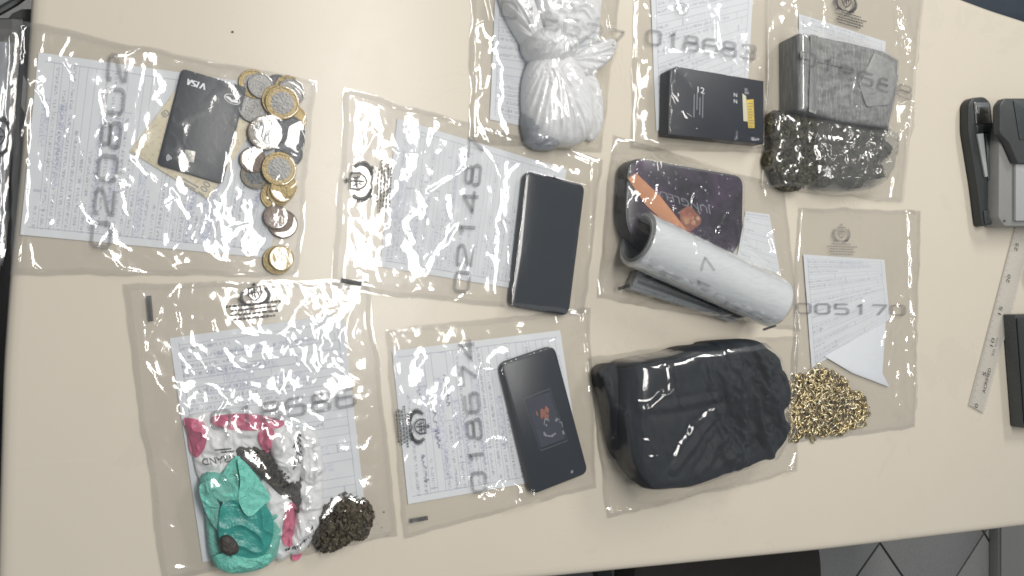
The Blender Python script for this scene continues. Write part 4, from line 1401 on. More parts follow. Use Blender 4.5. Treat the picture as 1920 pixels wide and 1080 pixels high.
P.lay('box_small_print', (1300, 220), (1301, 172), (20, 1), zb_, M['grey_print'], bx, .0001)
Print().text('12', 0, 0, 1, 1).lay('box_numeral', (1308, 173), (1321, 176), (0, -11), zb_, M['white_print'], bx, .0001)
for yy in (177, 189): Print().text('N', 0, 0, 1, 1).lay('box_mark', (1376, yy + 4), (1382, yy + 5), (0, -7), zb_, M['white_print'], bx, .0001)
Print().rect(0, 0, 1, .42).rect(0, .5, .7, .9).lay('box_small_print', (1396, 176), (1404, 177), (0, -12), zb_, M['grey_print'], bx, .0001)
L4 = [([(1188, 115), (1225, 127), (1250, 160), (1275, 198), (1297, 228)], 2.4, 2.2), ([(1226, 194), (1262, 210), (1297, 229), (1262, 246)], 2, 2.4), ([(1190, 118), (1200, 145), (1222, 180)], 2.2, 4), [(1335, 220), (1380, 255), (1410, 285)],
      [(1330, 25), (1370, 70)], ([(1345, 40), (1352, 90)], 1.6, 3), ([(1400, 105), (1405, 122), (1425, 120)], 2.5, 4), [(1190, -10), (1212, 20)], ([(1215, 128), (1222, 150)], 2, 5), [(1190, 30), (1182, 50)], [(1180, 270), (1290, 278)], [(1420, 265), (1432, 285)]]
bag('clear bag holding the dark navy box', [(1190, -160), (1440, -150), (1438, 288), (1180, 280)],
    [h4, poly_H(bq, .0196)], L4, [serial('018683', (1208, 82), (1420, 114), (2, -28)), ('round_seal', Print().line(rr(.1, .1, .9, .9, .3), .1, True).line([(.3, .3), (.7, .7)], .2), (1264, 30), (1292, 33), (1, -28), M['ink_pale'])], seed=42, cw=2.3, wr=.0010, mat=M['film_soft'], calms=[(1345, 190, 42)])


# ================================================================== tape-wrapped brick and pressed herb
def flakes(name, hf, outline, n, size, mats, parent, zadd=0.0, seed=1, z=.01):
    rg_ = np.random.RandomState(seed)
    po = PX(outline, z)
    lo, hi = po.min(0), po.max(0)
    P_ = lo + (hi - lo) * rg_.rand(n * 2, 2)
    P_ = P_[pip(P_[:, 0], P_[:, 1], po)][:n]
    Z = hf(P_[:, 0], P_[:, 1]) + zadd + rg_.rand(len(P_)) * size * .5
    verts, faces, mids = [], [], []
    base = np.array([[-1, -.5, 0], [0, -.75, .35], [1, -.3, 0], [.6, .6, .25], [-.5, .7, 0]])
    for i, (q, zz) in enumerate(zip(P_, Z)):
        a, b, c = rg_.rand(3) * 6.28
        R = np.array(Matrix.Rotation(a, 3, 'Z') @ Matrix.Rotation(rg_.normal(0, .7), 3, 'X') @ Matrix.Rotation(rg_.normal(0, .7), 3, 'Y'))
        s = size * rg_.uniform(.5, 1.5)
        v = (base * rg_.uniform(.6, 1.2, (5, 3)) * s) @ R.T + np.array([q[0], q[1], zz])
        k = len(verts) * 5
        verts.append(v); faces += [[k, k + 1, k + 3, k + 4], [k + 1, k + 2, k + 3]]
        m_ = rg_.randint(len(mats)); mids += [m_, m_]
    o = obj(name, np.concatenate(verts), faces, mats, parent, smooth=False, mids=mids)
    o['kind'] = 'stuff'
    return o


f5, h5 = form('white paper edge showing above the taped brick', [(1497, 26), (1660, 78), (1655, 180), (1500, 160)], .0008, 14, seed=5, blue=0.0)
BZ = .036
bkq = PX([(1499, 61), (1600, 80), (1660, 96), (1686, 112), (1684, 165), (1668, 240), (1580, 228), (1500, 206)], BZ)
bk = thing('taped_brick', 'brick wrapped in grey streaky tape, resting above the pressed herb', 'brick', V((1585, 150)))


def bdisp(x, y, t_):
    return .0014 * fbm(x * 45, y * 120, 5) + .0016 * ridge(x * 18 + y * 6, y * 40, 8) ** 3


bko, bkh = mound('brick_body', None, .0014, BZ, M['tape'], bk, bdisp, world=bkq, p=14, q=3, side=.80, smooth=False, N=200, R=44)
for pts, zz in (([(1501, 96), (1600, 118), (1684, 140), (1683, 152), (1598, 131), (1501, 109)], BZ + .0026), ([(1520, 64), (1533, 67), (1530, 214), (1517, 209)], BZ + .003)):
    q = PX(pts, zz); prism('tape_strip', q, zz - .0006, zz, M['tape'], bk, bevel=.0002)
q = PX([(1640, 98), (1676, 116), (1682, 150), (1668, 196), (1626, 200), (1612, 160)], BZ + .0034)
prism('clear_patch', rounded(q, .004), BZ + .0006, BZ + .0031, M['tape_clear'], bk, bevel=.0003)
he = thing('pressed_herb', 'dark dried herb block in cling wrap below the taped brick', 'dried herb', V((1545, 290)))
hp = [(1446, 208), (1470, 214), (1500, 206), (1545, 226), (1580, 228), (1622, 240), (1660, 234), (1652, 262), (1668, 282), (1648, 306), (1650, 334), (1622, 336), (1604, 354), (1570, 342), (1540, 352), (1510, 344), (1484, 360), (1458, 350), (1446, 326), (1434, 300), (1444, 268), (1434, 240)]
ho, hh5 = mound('herb_block', hp, .0014, .024, M['herb'], he, lambda x, y, t_: .004 * fbm(x * 50, y * 50, 4, 4), p=4, side=.4)
flakes('herb_flakes', hh5, hp, 2600, .0022, [M['herb_green'], M['herb_brown'], M['herb_dark'], M['herb']], he, 0.0, 5)
# inner wrap over the right two thirds
wo, wh = mound('inner_wrap', [(1505, 212), (1600, 232), (1672, 246), (1672, 300), (1648, 346), (1590, 362), (1530, 356), (1510, 300)], .0016, .0275, M['wrap'], he,
               lambda x, y, t_: .0035 * ridge((x + .006 * fbm(x * 50, y * 50, 3)) * 40, (y + .006 * fbm(x * 50, y * 50, 8)) * 46, 6) ** 1.5 + .002 + .004 * np.maximum(fbm(x * 50, y * 50, 4, 4), 0), p=4, side=.4, N=220, R=60)
L5 = [([(1490, -20), (1498, 40), (1496, 120), (1500, 200), (1512, 235), (1532, 270), (1538, 330)], 2.0, 2.2), [(1530, -10), (1528, 60)], [(1545, 20), (1548, 45)], [(1450, 75), (1485, 15)], [(1460, 190), (1450, 250), (1438, 320)],
      [(1635, -10), (1668, 30)], ([(1680, 5), (1705, 30), (1728, 52)], 2.2, 2.4), ([(1690, 40), (1702, 72), (1710, 112), (1700, 140)], 2.2, 4), ([(1670, 165), (1690, 190), (1694, 230)], 2, 5), [(1715, 150), (1700, 220), (1680, 300), (1672, 370)],
      [(1480, 280), (1500, 262), (1520, 285)], [(1570, 240), (1620, 250), (1600, 262)], [(1610, 262), (1628, 285), (1618, 300)], [(1590, 300), (1600, 318)], [(1560, 335), (1580, 355)], [(1430, 345), (1560, 372)]]
bag('clear bag holding the taped brick and pressed herb', [(1446, -160), (1742, -150), (1690, 382), (1424, 352)],
    [h5, lambda x, y: np.where(bkh.plain(x, y) > 0, bkh.plain(x, y) + .0022, 0), lambda x, y: np.maximum(hh5(x, y) + .003, wh(x, y) + .0005)], L5,
    [serial('018688', (1498, 116), (1712, 190), (4, -24), 'ink', .14), crest((1566, 20), (1604, 30), (4, -42)), small((1560, 40), (1622, 58), (5, -24))], seed=52, cw=2.3, wr=.0013, g=.02e-3, taut=.9, nf=60,
    masks=[(1560, 290, 60, .8), (1690, 100, 30, .8)])

# ================================================================== rolling tray, roll of cling film, cutter box
TZ = .024
tr = thing('rolling_tray', 'dark purple rounded tray with specks and a warm burst, behind the film roll', 'tray', V((1270, 390)))
tq = PX([(1178, 292), (1395, 330), (1392, 500), (1168, 470)], TZ)
tro = ccw(rounded(tq, [.060, .075, .014, .022], 12))
prism('tray_body', tro, .0016, TZ, M['tray_side'], tr, bevel=.003)
prism('tray_face', inset(tro, .0024), TZ + .0001, TZ + .0009, M['tray'], tr, bevel=.0004)
zt_ = lambda x, y: np.full(np.shape(x), TZ + .0009)
P = Print(); a = np.linspace(0, 2 * pi, 22, endpoint=False)
P.fan([(.5 + .5 * cos(t_) * (1 + .12 * sin(3 * t_ + 1)), .5 + .5 * sin(t_) * (1 + .15 * cos(4 * t_))) for t_ in a])
P.lay('printed_burst', (1272, 426), (1312, 436), (2, -42), zt_, M['art_orange'], tr, .0001)
P = Print(); rg = random.Random(3)
for x_, y_, r_ in ((.35, .45, .22), (.55, .6, .16), (.7, .35, .12), (.2, .7, .1), (.9, .6, .10)):
    P.fan([(x_ + r_ * rg.uniform(.6, 1.2) * cos(k), y_ + r_ * rg.uniform(.6, 1.2) * sin(k)) for k in np.linspace(0, 5.7, 11)])
P.lay('printed_burst', (1272, 426), (1312, 436), (2, -42), zt_, M['burst'], tr, .0002)
Print().text('JUNGLELAB', 0, 0, 1, 1).lay('tray_lettering', (1332, 384), (1212, 345), (4, 19), zt_, M['grey_print'], tr, .0002)
rg = random.Random(8); P = Print()
for _ in range(46):
    x, y = rg.uniform(.12, .9), rg.uniform(.1, .95); r = rg.choice((.004, .006, .01)); P.fan([(x + r * cos(k) * rg.uniform(.7, 1.2), y + r * 1.2 * sin(k)) for k in np.linspace(0, 5.5, 7)])
P.lay('printed_specks', (1178, 470), (1390, 495), (4, -170), zt_, M['grey_print'], tr, .00015)
op = PX([(1178, 334), (1194, 324), (1240, 368), (1290, 432), (1262, 428), (1212, 384)], TZ + .0035)
oc = op.mean(0)
ob_ = prism('orange_paper', op, TZ + .0014, TZ + .0022, M['orange'], None, bevel=.0002)
tag(ob_, 'orange paper strip lying across the purple tray', 'paper strip')
ob_.data.transform(Matrix.Translation(-Vector((oc[0], oc[1], TZ)))); ob_.location = (oc[0], oc[1], TZ)
# roll
RR = .0305
A_ = V((1196, 448), RR + .002); B_ = V((1449, 566), RR + .002)
ax = (B_ - A_); LN = ax.length; ax.normalize(); sd = Vector((-ax.y, ax.x, 0)); up = Vector((0, 0, 1))
ro = thing('film_roll', 'shiny roll of cling film with a hollow grey core, below the tray', 'film roll', A_)


def tube(name, r0, r1, s0, s1, mat, wob=.0, crk=0.0):
    n = 90; prof = [(r0, s0), (r1, s0), (r1 + .0003, s0 + .002)] + [(r1 + .0003 + wob * sin(k * 1.7), s0 + (s1 - s0) * k / 40) for k in range(1, 40)] + [(r1 + .0003, s1 - .002), (r1, s1), (r0, s1)]
    vs, fs = [], []
    for r, s in prof:
        for i in range(n):
            an = 2 * pi * i / n
            rr_ = r + (crk * float(ridge(np.array(s * 22 + an * .6), np.array(an * 5 + s * 14), 71)) if r > r0 + .001 and 0 < s < LN * .995 and crk else 0)
            vs.append(A_ + ax * s + sd * (rr_ * cos(an)) + up * (rr_ * sin(an)))
    K = len(prof)
    for k in range(K):
        for i in range(n):
            fs.append([k * n + i, k * n + (i + 1) % n, ((k + 1) % K) * n + (i + 1) % n, ((k + 1) % K) * n + i])
    return obj(name, [tuple(v) for v in vs], fs, mat, ro, sharp=50)


tube('wound_film', .0262, RR, 0, LN, M['cling'], .00010, .00035)
tube('core_tube', .0235, .0260, -.0022, LN + .0015, M['roll_core'])


def roll_H(x, y):
    s = (x - A_.x) * ax.x + (y - A_.y) * ax.y; d_ = (x - A_.x) * sd.x + (y - A_.y) * sd.y
    return np.where((s > -.002) & (s < LN + .002) & (np.abs(d_) < RR), A_.z + np.sqrt(np.maximum(RR ** 2 - d_ ** 2, 0)), 0)


CTZ = .015
cq2 = PX([(1197, 508), (1250, 524), (1398, 596), (1376, 604), (1182, 542)], CTZ)
cu = thing('cutter_box', 'grey metallic box with two serrated strips, under the film roll', 'box', V((1280, 560)))
prism('cutter_body', cq2, .0014, CTZ, M['silver_card'], cu, bevel=.0008)
zc2 = lambda x, y: np.full(np.shape(x), CTZ)
for A2, B2, hv in (((1204, 512), (1330, 565), (1, -7)), ((1186, 538), (1250, 560), (1, -7))):
    P = Print(); n_ = 34
    P.line([(0, .8), (1, .8)], .5, n=20)
    P.add([(i / n_ + d_, y_) for i in range(n_) for d_, y_ in ((0, .6), (.5 / n_, 0.), (1 / n_, .6))], [[3 * i, 3 * i + 1, 3 * i + 2] for i in range(n_)])
    P.lay('serrated_strip', A2, B2, hv, zc2, M['steel'], cu, .0006)
Print().rect(0, 0, 1, 1).lay('dark_slot', (1204, 517), (1345, 578), (2, -5), zc2, M['black_plastic'], cu, .0002)
Print().rect(0, 0, 1, 1).lay('dark_slot', (1196, 531), (1352, 588), (1, -6), zc2, M['steel_dark'], cu, .0002)
f6, h6 = form('white folded sheet jutting out past the purple tray', [(1398, 396), (1442, 402), (1464, 520), (1380, 490)], .0016, 10, seed=6, blue=0.0)
L6 = [[(1400, 395), (1440, 440), (1462, 495)], [(1402, 432), (1435, 465), (1462, 496)], ([(1362, 405), (1355, 470)], 1.5, 2), ([(1206, 392), (1208, 445)], 1.5, 2), [(1210, 272), (1240, 315), (1262, 345)], [(1200, 300), (1190, 330)],
      [(1160, 520), (1178, 535)], ([(1215, 520), (1250, 545), (1262, 566)], 1.8, 2.2), [(1138, 480), (1150, 545), (1165, 560)], [(1480, 262), (1450, 330)], [(1460, 520), (1482, 590)], [(1150, 320), (1140, 420)], [(1360, 610), (1440, 620)],
      [(1188, 545), (1270, 572), (1400, 612)]]
bag('clear bag holding the rolling tray and cling film roll', [(1148, 252), (1470, 350), (1500, 622), (1118, 560)],
    [poly_H(tro, TZ + .0012), poly_H(op, TZ + .004), roll_H, poly_H(cq2, CTZ + .001), h6], L6,
    [serial('17', (1328, 556), (1346, 488), (-24, -10), 'ink_pale'), bar((1160, 545), (1182, 538), (-2, -6)), bar((1432, 620), (1456, 612), (-1, -4))], seed=62, cw=2.3, wr=.0010, g=.02e-3, nf=44)

# ================================================================== gold chain
f7, h7 = form('creased form with a turned-up corner, above the gold chain', [(1505, 477), (1657, 487), (1668, 598), (1521, 690)], .0008, 22, seed=7, blue=.15, curl=.0016)
fq = PX([(1547, 668), (1662, 604), (1656, 700), (1669, 726), (1600, 700)], .004)
fl_ = tag(prism('folded_slip', fq, .0022, .0030, pm('white_slip_paper', (.70, .73, .77), .6, var=.05, bump=.1, bs=300), None, bevel=.0002), 'white paper slip folded under the creased form by the gold chain', 'paper slip')
cc_ = Vector((float(fq[:, 0].mean()), float(fq[:, 1].mean()), .0022)); fl_.data.transform(Matrix.Translation(-cc_)); fl_.location = cc_
gc = thing('gold_chain', 'heap of tangled gold chain links below the creased form', 'chain', V((1555, 760)))
hp7 = PX([(1546, 682), (1570, 700), (1590, 716), (1596, 736), (1622, 742), (1634, 776), (1622, 798), (1580, 812), (1540, 818), (1488, 824), (1484, 780), (1486, 730), (1490, 708), (1522, 702)], .006)


def link_mesh():
    n, m = 12, 6; vs, fs = [], []
    for i in range(n):
        a = 2 * pi * i / n
        cx, cy = .0058 * cos(a), .0038 * sin(a)
        nx, ny = cos(a) * .0038, sin(a) * .0058
        l = math.hypot(nx, ny); nx /= l; ny /= l
        for j in range(m):
            b = 2 * pi * j / m; r = .00115
            vs.append((cx + nx * r * cos(b), cy + ny * r * cos(b), r * sin(b)))
    for i in range(n):
        for j in range(m):
            fs.append([i * m + j, ((i + 1) % n) * m + j, ((i + 1) % n) * m + (j + 1) % m, i * m + (j + 1) % m])
    return vs, fs


vs, fs = link_mesh()
lm = []
for mt in ('gold', 'pale_gold', 'dark_gold'):
    o = obj('link', vs, fs, M[mt], None, sharp=180); lm.append(o.data); bpy.data.objects.remove(o)
rs = np.random.RandomState(5)
lo, hi = hp7.min(0), hp7.max(0); cen = hp7.mean(0)
pts = []
p = cen.copy(); d_ = 0.0
org_gc = origin(gc)
cnt = 0
while cnt < 296:
    d_ += rs.normal(0, .55)
    q = p + .0078 * np.array([cos(d_), sin(d_)])
    if not pip(np.array([q[0]]), np.array([q[1]]), hp7)[0]:
        d_ = math.atan2(cen[1] - p[1], cen[0] - p[0]) + rs.normal(0, .9)
        q = p + .0078 * np.array([cos(d_), sin(d_)])
        if rs.rand() < .3:
            while True:
                q = lo + (hi - lo) * rs.rand(2)
                if pip(np.array([q[0]]), np.array([q[1]]), hp7)[0]: break
    p = q
    e = np.clip(1 - np.linalg.norm((p - cen) / ((hi - lo) / 2)), 0.05, 1)
    z = .0022 + rs.rand() ** .8 * .012 * e
    o = bpy.data.objects.new('link', lm[rs.choice(3, p=[.5, .25, .25])]); COL.objects.link(o)
    o.parent = gc
    o.location = Vector((p[0], p[1], z)) - org_gc
    o.rotation_euler = ((pi / 2 if cnt % 2 else 0) + rs.normal(0, .45), rs.normal(0, .35), d_)
    cnt += 1
hv_, hf_ = [], []
for i in range(260):
    while True:
        q = lo + (hi - lo) * rs.rand(2)
        if pip(np.array([q[0]]), np.array([q[1]]), hp7)[0]: break
    e = np.clip(1 - np.linalg.norm((q - cen) / ((hi - lo) / 2)), 0.05, 1)
    R = np.array(Matrix.Rotation(rs.rand() * 6.28, 3, 'Z') @ Matrix.Rotation(rs.normal(0, .7), 3, 'X') @ Matrix.Rotation(rs.normal(0, .5), 3, 'Y'))
    k = len(hv_) * len(vs)
    hv_.append(np.array(vs) @ R.T + np.array([q[0], q[1], .0016 + rs.rand() * .008 * e]))
    hf_ += [[a_ + k for a_ in f_] for f_ in fs]
tag(obj('link_heap', np.concatenate(hv_), hf_, [M['gold'], M['dark_gold']], gc, sharp=180, mids=[int(x) for x in np.repeat(rs.rand(260) < .45, len(fs))]), kind='stuff')
L7 = [([(1683, 708), (1684, 745)], 1.8, 2.5), ([(1712, 690), (1710, 730), (1716, 765)], 1.8, 2.6), [(1702, 400), (1708, 560), (1714, 640)], [(1700, 640), (1712, 780)], [(1590, 700), (1660, 740), (1700, 762)], [(1500, 395), (1560, 400), (1640, 402)], [(1495, 600), (1512, 690)], [(1655, 640), (1690, 560)]]
bag('clear bag holding the gold chain', [(1494, 388), (1727, 395), (1714, 802), (1478, 832)],
    [h7, poly_H(fq, .0032), lambda x, y: np.where(pip(x, y, hp7), .0135 * np.clip(1.25 - np.hypot((x - cen[0]) / (hi[0] - lo[0]) * 2, (y - cen[1]) / (hi[1] - lo[1]) * 2), .3, 1), 0)], L7,
    [serial('005170', (1490, 588), (1702, 592), (0, -20)), crest((1563, 456), (1594, 457), (0, -38), 'ink'), small((1548, 478), (1608, 480), (0, -24), 'ink')], seed=72, cw=2.3, wr=.0007, nf=34)


# ================================================================== teal bundle bag
def draped(name, pts, hfun, lift, mat, parent, amp=.0015, seed=1, N=90, R=16, zr_=.014):
    """a sheet that follows a lump: outline filled with rings, raised by lift"""
    o = catmull(PX(pts, zr_), N); c = o.mean(0)
    vs = []
    for t_ in np.linspace(1, 0.02, R):
        xy = c + (o - c) * t_
        vs.append(np.column_stack([xy, hfun(xy[:, 0], xy[:, 1]) + lift + amp * ridge(xy[:, 0] * 55, xy[:, 1] * 55, seed) ** 2]))
    K = len(vs); vs = np.concatenate(vs); n2 = len(vs)
    low = vs.copy(); low[:, 2] -= .0007
    fs = []
    for r in range(K - 1):
        for i in range(N):
            j = (i + 1) % N
            fs.append([r * N + i, r * N + j, (r + 1) * N + j, (r + 1) * N + i])
            fs.append([n2 + r * N + i, n2 + (r + 1) * N + i, n2 + (r + 1) * N + j, n2 + r * N + j])
    for i in range(N):
        j = (i + 1) % N
        fs.append([i, n2 + i, n2 + j, j])
    fs.append([(K - 1) * N + i for i in range(N)])
    return obj(name, np.concatenate([vs, low]), fs, mat, parent, sharp=60)


PINK = [[(346, 786), (382, 792), (386, 828), (372, 856), (358, 850), (352, 815)], [(398, 782), (460, 776), (528, 788), (526, 800), (470, 806), (410, 800)], [(486, 808), (512, 806), (508, 844), (498, 848), (484, 828)],
        [(380, 888), (404, 888), (400, 904), (384, 908)], [(536, 948), (554, 948), (552, 1000), (544, 1022), (528, 1010)], [(552, 1038), (568, 1036), (562, 1052), (550, 1052)]]
f8, h8 = form('large ruled form behind the teal bundle', [(318, 634), (643, 588), (690, 1000), (380, 1054)], .0006, 26, seed=8, blue=.35)
K8 = []
rs_ = thing('resin_slab', 'dark brown crumbly slab between the teal bundle and white puffs', 'slab', V((500, 865)))
for pts in ([(440, 838), (478, 836), (520, 862), (556, 905), (560, 935), (528, 930), (486, 890), (450, 866)], [(548, 900), (566, 912), (560, 960), (546, 940)]):
    o, h = mound('slab_piece', pts, .0014, .009, M['resin'], rs_, lambda x, y, t_: .0012 * fbm(x * 90, y * 90, 7), p=8, side=.6); K8.append(h)
flakes('slab_crumbs', lambda x, y: np.maximum.reduce([k(x, y) for k in K8]), [(444, 842), (478, 840), (518, 864), (552, 905), (556, 930), (530, 926), (488, 888), (452, 864)], 330, .0017, [M['resin'], M['herb_brown'], M['herb_dark']], rs_, 0, 31)
wb = thing('printed_bag', 'crumpled white carrier bag with pink print behind the teal bundle', 'plastic bag', V((440, 850)))
for pts, h, sd_ in (([(352, 782), (430, 772), (520, 785), (532, 808), (505, 842), (452, 838), (440, 866), (398, 905), (372, 895), (360, 840)], .008, 21),
                    ([(488, 905), (520, 908), (548, 935), (552, 985), (545, 1035), (520, 1050), (505, 1000)], .008, 26)):
    o, hf = mound('crumpled_sheet', pts, .0014, h, M['white_plastic'], wb, crump(.0042, 42, sd_), p=4, side=.3, N=170, R=44); K8.append(hf)
zK = lambda x, y: np.maximum.reduce([k(x, y) for k in K8])
for pts in PINK: draped('pink_patch', pts, lambda x, y: np.maximum(zK(x, y), .003), .0009, M['pink'], wb, .0008, 6, N=70, R=14, zr_=.008)
Print().text('GRAND', 0, 0, 1, 1).lay('bag_lettering', (440, 852), (378, 860), (3, 13), zK, M['ink_solid'], wb, .0006)
Print().smallprint([(.1, .7), (.2, .95)], 4).lay('bag_lettering', (442, 838), (400, 842), (2, 10), zK, M['ink_solid'], wb, .0006)
pf = thing('white_puff', 'white crumpled plastic puffs between the slab and herb clump', 'plastic bag', V((560, 880)))
for pts, h, sd_ in (([(505, 812), (530, 800), (556, 806), (566, 850), (560, 905), (545, 915), (522, 890), (508, 850)], .011, 31), ([(556, 806), (590, 810), (604, 850), (604, 900), (580, 912), (562, 890), (560, 840)], .010, 32),
                    ([(562, 905), (600, 898), (606, 935), (598, 985), (572, 1030), (548, 1040), (540, 1020), (556, 960)], .010, 33)):
    o, hf = mound('plastic_puff', pts, .0014, h, M['white_plastic'], pf, crump(.004, 48, sd_), p=3, side=.3, N=120, R=28); K8.append(hf)
zK2 = lambda x, y: np.maximum.reduce([k(x, y) for k in K8])
for pts in ([(552, 822), (556, 850), (552, 880)], [(560, 815), (562, 845), (558, 872)], [(535, 1030), (560, 1022), (580, 1005)], [(585, 985), (592, 1005), (575, 1025)]):
    xy = np.array(pts, float); P = Print()
    for i in range(16):
        t_ = i / 16; q = np.array([np.interp(t_, [0, .5, 1], xy[:, 0]), np.interp(t_, [0, .5, 1], xy[:, 1])])
        P.line([((q[0] - 500) / 100, (q[1] - 800) / 300), ((q[0] - 500 + rg.uniform(-5, 5)) / 100, (q[1] - 800 + rg.uniform(2, 5)) / 300)], .012, n=2)
    P.lay('puff_print', (500, 800), (600, 800), (0, 300), zK2, M['ink_solid'], pf, .0006)
te = thing('teal_bundle', 'teal plastic bundle opened into a crater over the white form', 'plastic bag', V((450, 970)))
TO = [(374, 905), (385, 884), (415, 880), (440, 864), (470, 880), (502, 930), (524, 965), (526, 1010), (512, 1052), (470, 1072), (420, 1072), (396, 1048), (388, 1000), (384, 950)]


def tdisp(x, y, t_):
    cx, cy = PA(448, 985, .012)
    dd = np.exp(-(((x - cx) / .030) ** 2 + ((y - cy) / .034) ** 2) ** 1.5)
    wx = x + .008 * fbm(x * 40, y * 40, 3); wy = y + .008 * fbm(x * 40, y * 40, 6)
    return -.011 * dd + .0046 * (ridge(wx * 48, wy * 34, 41) ** 1.1 + .55 * ridge(wx * 100, wy * 84, 43) ** 1.1 - .35)


o, hf = mound('bundle_wall', TO, .0014, .017, M['teal'], te, tdisp, p=5, side=.3, N=260, R=70); K8.append(hf); tH = hf


sm_ = lambda x, y: np.maximum(tH(x, y), .010)
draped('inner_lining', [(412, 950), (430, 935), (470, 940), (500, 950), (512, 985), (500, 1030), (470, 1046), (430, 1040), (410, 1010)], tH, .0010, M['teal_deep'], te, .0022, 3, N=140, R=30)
def flat_flap(pts, zc_, slope, seed):
    c_ = PX(pts, zc_).mean(0)
    draped('flap', pts, lambda x, y: zc_ + slope[0] * (x - c_[0]) + slope[1] * (y - c_[1]), 0.0, M['teal'], te, .0016, seed, N=110, R=20, zr_=zc_)


flat_flap([(400, 925), (418, 888), (440, 858), (452, 862), (448, 905), (446, 944), (424, 944)], .0175, (.10, -.10), 5)
flat_flap([(446, 860), (470, 878), (506, 930), (496, 945), (466, 966), (447, 938), (450, 900)], .0200, (-.16, -.08), 7)
flat_flap([(374, 914), (390, 908), (412, 948), (428, 982), (424, 1000), (402, 988), (382, 950)], .0165, (.22, .05), 9)
draped('flap', [(398, 1046), (420, 1034), (470, 1044), (506, 1036), (500, 1060), (450, 1072), (412, 1068)], sm_, .0016, M['teal'], te, .0015, 11)
lc_ = V((430, 1022), .010); lz = float(np.ravel(tH(np.array([lc_.x]), np.array([lc_.y])))[0])
bl_ = tag(mound('brown_lump', [(414, 1008), (430, 1004), (446, 1020), (446, 1036), (428, 1042), (414, 1030)], max(lz, .004) + .0028, .006, M['resin'], None, lambda x, y, t_: .0008 * fbm(x * 150, y * 150, 5), N=60, R=14)[0], 'small brown lump inside the teal bundle', 'lump')
hc = thing('herb_clump', 'dark clump of dried herb at the lower corner of the teal bundle bag', 'dried herb', V((645, 985)))
hp8 = [(592, 975), (618, 950), (648, 932), (662, 938), (690, 944), (698, 968), (684, 1006), (662, 1010), (630, 1028), (604, 1032), (588, 1010)]
o, hf = mound('clump_core', hp8, .0014, .013, M['herb'], hc, lambda x, y, t_: .003 * fbm(x * 70, y * 70, 14, 4), p=3, side=.3); K8.append(hf)
flakes('herb_flakes', hf, [(588, 978), (618, 946), (648, 928), (664, 934), (694, 942), (702, 968), (688, 1010), (664, 1014), (630, 1032), (602, 1036), (584, 1012)], 1300, .0028, [M['herb_brown'], M['herb_brown'], M['herb_dark'], M['herb']], hc, 0.0, 8)
flakes('herb_crumbs', lambda x, y: np.full(np.shape(x), .0016), [(680, 960), (735, 960), (738, 1010), (690, 1016)], 16, .0008, [M['herb_dark']], hc, 0, 12)
L8 = [[(250, 622), (254, 650), (295, 720), (327, 763), (376, 811), (437, 824)], [(271, 655), (300, 580), (322, 532), (345, 525)], [(271, 655), (268, 610)], [(290, 610), (312, 560), (330, 536)],
      [(335, 532), (330, 597), (349, 656), (397, 688), (451, 709), (488, 693), (521, 677), (564, 623), (598, 606)], [(564, 747), (596, 709), (645, 667)], [(521, 800), (542, 776), (566, 746)], [(354, 693), (349, 725), (381, 768), (424, 802)],
      [(424, 709), (435, 752), (478, 779)], [(462, 661), (499, 698)], ([(674, 811), (700, 763), (706, 800), (680, 849)], 2.2, 2.4), ([(300, 975), (330, 962), (362, 955), (310, 992)], 2.2, 3.4), [(585, 1037), (630, 1020), (676, 1003), (736, 1008)], [(236, 538), (270, 548), (296, 545)],
      ([(545, 640), (590, 600), (610, 590)], 2.4, 4), ([(560, 665), (600, 680), (640, 665)], 2.2, 4), [(380, 720), (440, 735), (480, 770), (520, 795)], [(400, 600), (395, 640), (420, 655)], [(655, 590), (652, 630)], ([(300, 1062), (400, 1070), (520, 1050), (560, 1050)], 1.5, 3),
      [(375, 1070), (390, 1075), (430, 1070)], [(500, 1062), (540, 1045)], ([(410, 690), (400, 725), (420, 750), (400, 790)], 2, 3), ([(470, 720), (530, 740), (500, 790)], 2, 3.5)]
bag('clear bag holding the teal bundle, pink-printed bag and herb clump', [(228, 534), (692, 522), (746, 1004), (304, 1092)],
    [h8] + K8, L8,
    [serial('018686', (392, 808), (673, 760), (-2, -35)), crest((452, 580), (508, 572), (-4, -46)), small((420, 606), (532, 594), (-3, -34), rows=TXT[1:]), bar((278, 603), (274, 555), (10, -1))],
    seed=82, wr=.0010, bulge=.0013, nf=100, masks=[(430, 700, 60, 1.1), (480, 780, 50, 1.0), (480, 560, 50, .7), (590, 650, 40, .7)])

# ================================================================== black cloth pouch
PZ = .050
bp = thing('black_pouch', 'bulky folded black cloth pouch filling the bag beside the gold chain', 'pouch', V((1300, 780)))
PO = [(1172, 688), (1205, 672), (1260, 662), (1300, 650), (1335, 646), (1350, 640), (1400, 636), (1428, 640), (1442, 652), (1456, 664), (1462, 684), (1476, 700), (1486, 738), (1472, 768), (1474, 784), (1484, 806), (1468, 832), (1450, 862), (1436, 864), (1400, 880), (1360, 892), (1300, 914), (1262, 918), (1222, 920), (1206, 908), (1186, 880), (1172, 830), (1166, 760)]
segs = [((1196, 690), (1215, 905), .0045, .006), ((1205, 770), (1350, 745), .0030, .005), ((1330, 690), (1375, 860), .0035, .008), ((1375, 655), (1405, 820), .004, .008), ((1400, 700), (1440, 860), .0035, .007), ((1265, 880), (1345, 770), .0035, .006), ((1310, 890), (1370, 800), .003, .006), ((1430, 660), (1470, 780), .003, .007), ((1345, 880), (1400, 830), .003, .005)]
sg = [(PX([a_, b_], PZ), h_, w_) for a_, b_, h_, w_ in segs]


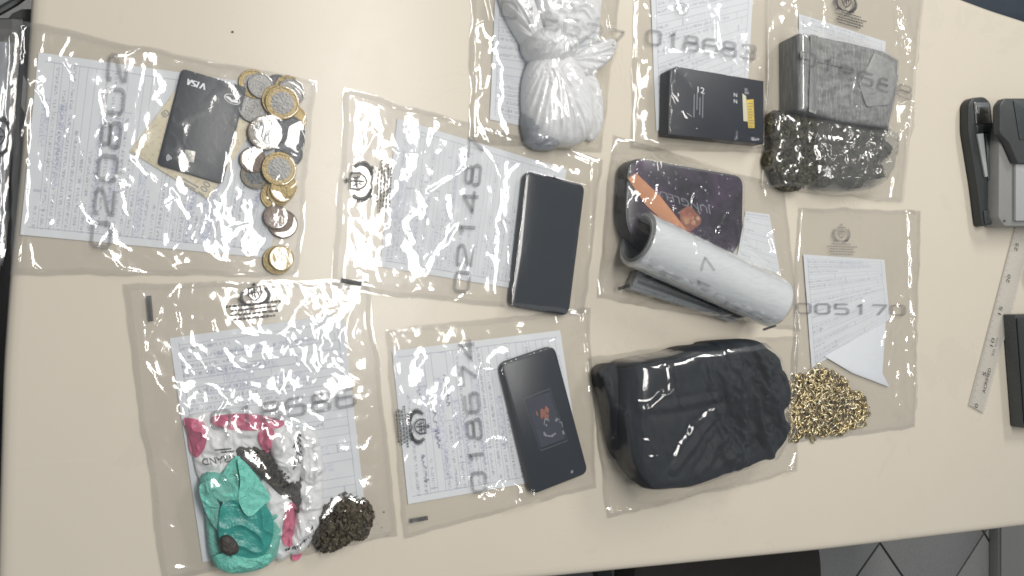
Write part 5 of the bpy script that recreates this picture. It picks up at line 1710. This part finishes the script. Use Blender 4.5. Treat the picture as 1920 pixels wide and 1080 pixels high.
def pdisp(x, y, t_):
    cx_, cy_ = PA(1350, 770, PZ)
    rt = 1 / (1 + np.exp(-(x - cx_) / .012))
    z = .005 * fbm(x * 14, y * 14, 61, 2) + rt * .0075 * ridge((x + .010 * fbm(x * 22, y * 22, 5)) * 34 + y * 12, (y + .012 * fbm(x * 20, y * 20, 9)) * 9, 63) ** 1.0 - rt * .004 + (.6 + rt) * .0026 * ridge((x + .006 * fbm(x * 50, y * 50, 5)) * 80 + y * 20, (y + .006 * fbm(x * 40, y * 40, 9)) * 24, 69) ** 1.0
    for (q, h_, w_) in sg:
        d_, tt = seg_dist(x + .003 * fbm(x * 40, y * 40, 2), y, q[0], q[1])
        z = z + h_ * np.exp(-d_ / (w_ * .8)) - h_ * .7 * np.exp(-np.abs(d_ - w_ * 1.5) / (w_ * .7))
    return z


po_, ph = mound('pouch_body', PO, .0014, PZ, M['black_cloth'], bp, pdisp, p=9, q=2.4, side=.5, zref=.75, N=300, R=80)
LP = [(1118, 690), (1175, 680), (1196, 700), (1206, 770), (1212, 900), (1180, 880), (1150, 850), (1132, 770)]
pl_, ph2 = mound('side_fold', LP, .0014, .030, M['black_cloth'], bp, lambda x, y, t_: .003 * ridge(x * 40, y * 14, 66) ** 2 + .002 * fbm(x * 40, y * 40, 67), p=5, side=.5, N=140, R=34)
# stitched seam and strap lines along the top
zp = lambda x, y: np.maximum(ph(x, y), ph2(x, y))
for A2, B2, hv in (((1208, 772), (1350, 752), (0, -4)), ((1262, 690), (1275, 765), (4, 0))):
    Print().line([(0, .5), (1, .5)], 1, n=40).lay('seam', A2, B2, hv, zp, M['black_cloth'], bp, .0006)
L10 = [([(1116, 690), (1150, 712), (1172, 728), (1188, 745), (1200, 766)], 2.0, 2.2), ([(1190, 680), (1185, 705), (1170, 722)], 2, 2.4), ([(1254, 690), (1258, 730), (1262, 768)], 1.8, 1.8), ([(1328, 775), (1300, 805), (1278, 835), (1264, 872)], 2.0, 2.6), ([(1196, 768), (1215, 764), (1240, 745)], 2, 3),
       [(1164, 912), (1172, 935), (1160, 955), (1196, 958), (1166, 914)], [(1120, 700), (1150, 780), (1170, 860), (1200, 905)], [(1215, 915), (1235, 900), (1245, 925)], [(1180, 672), (1330, 655), (1400, 640)], [(1480, 770), (1492, 850), (1480, 880)], [(1135, 960), (1300, 930), (1480, 880)]]
bag('clear bag holding the bulky black pouch', [(1102, 668), (1496, 628), (1494, 884), (1138, 972)],
    [lambda x, y: np.where(ph.plain(x, y) > 0, ph.plain(x, y) + .0075, 0), lambda x, y: np.where(ph2.plain(x, y) > 0, ph2.plain(x, y) + .003, 0)], L10, [], seed=102, cw=2.3, wr=.0010, g=.016e-3, mat=M['film_soft'], taut=.95)
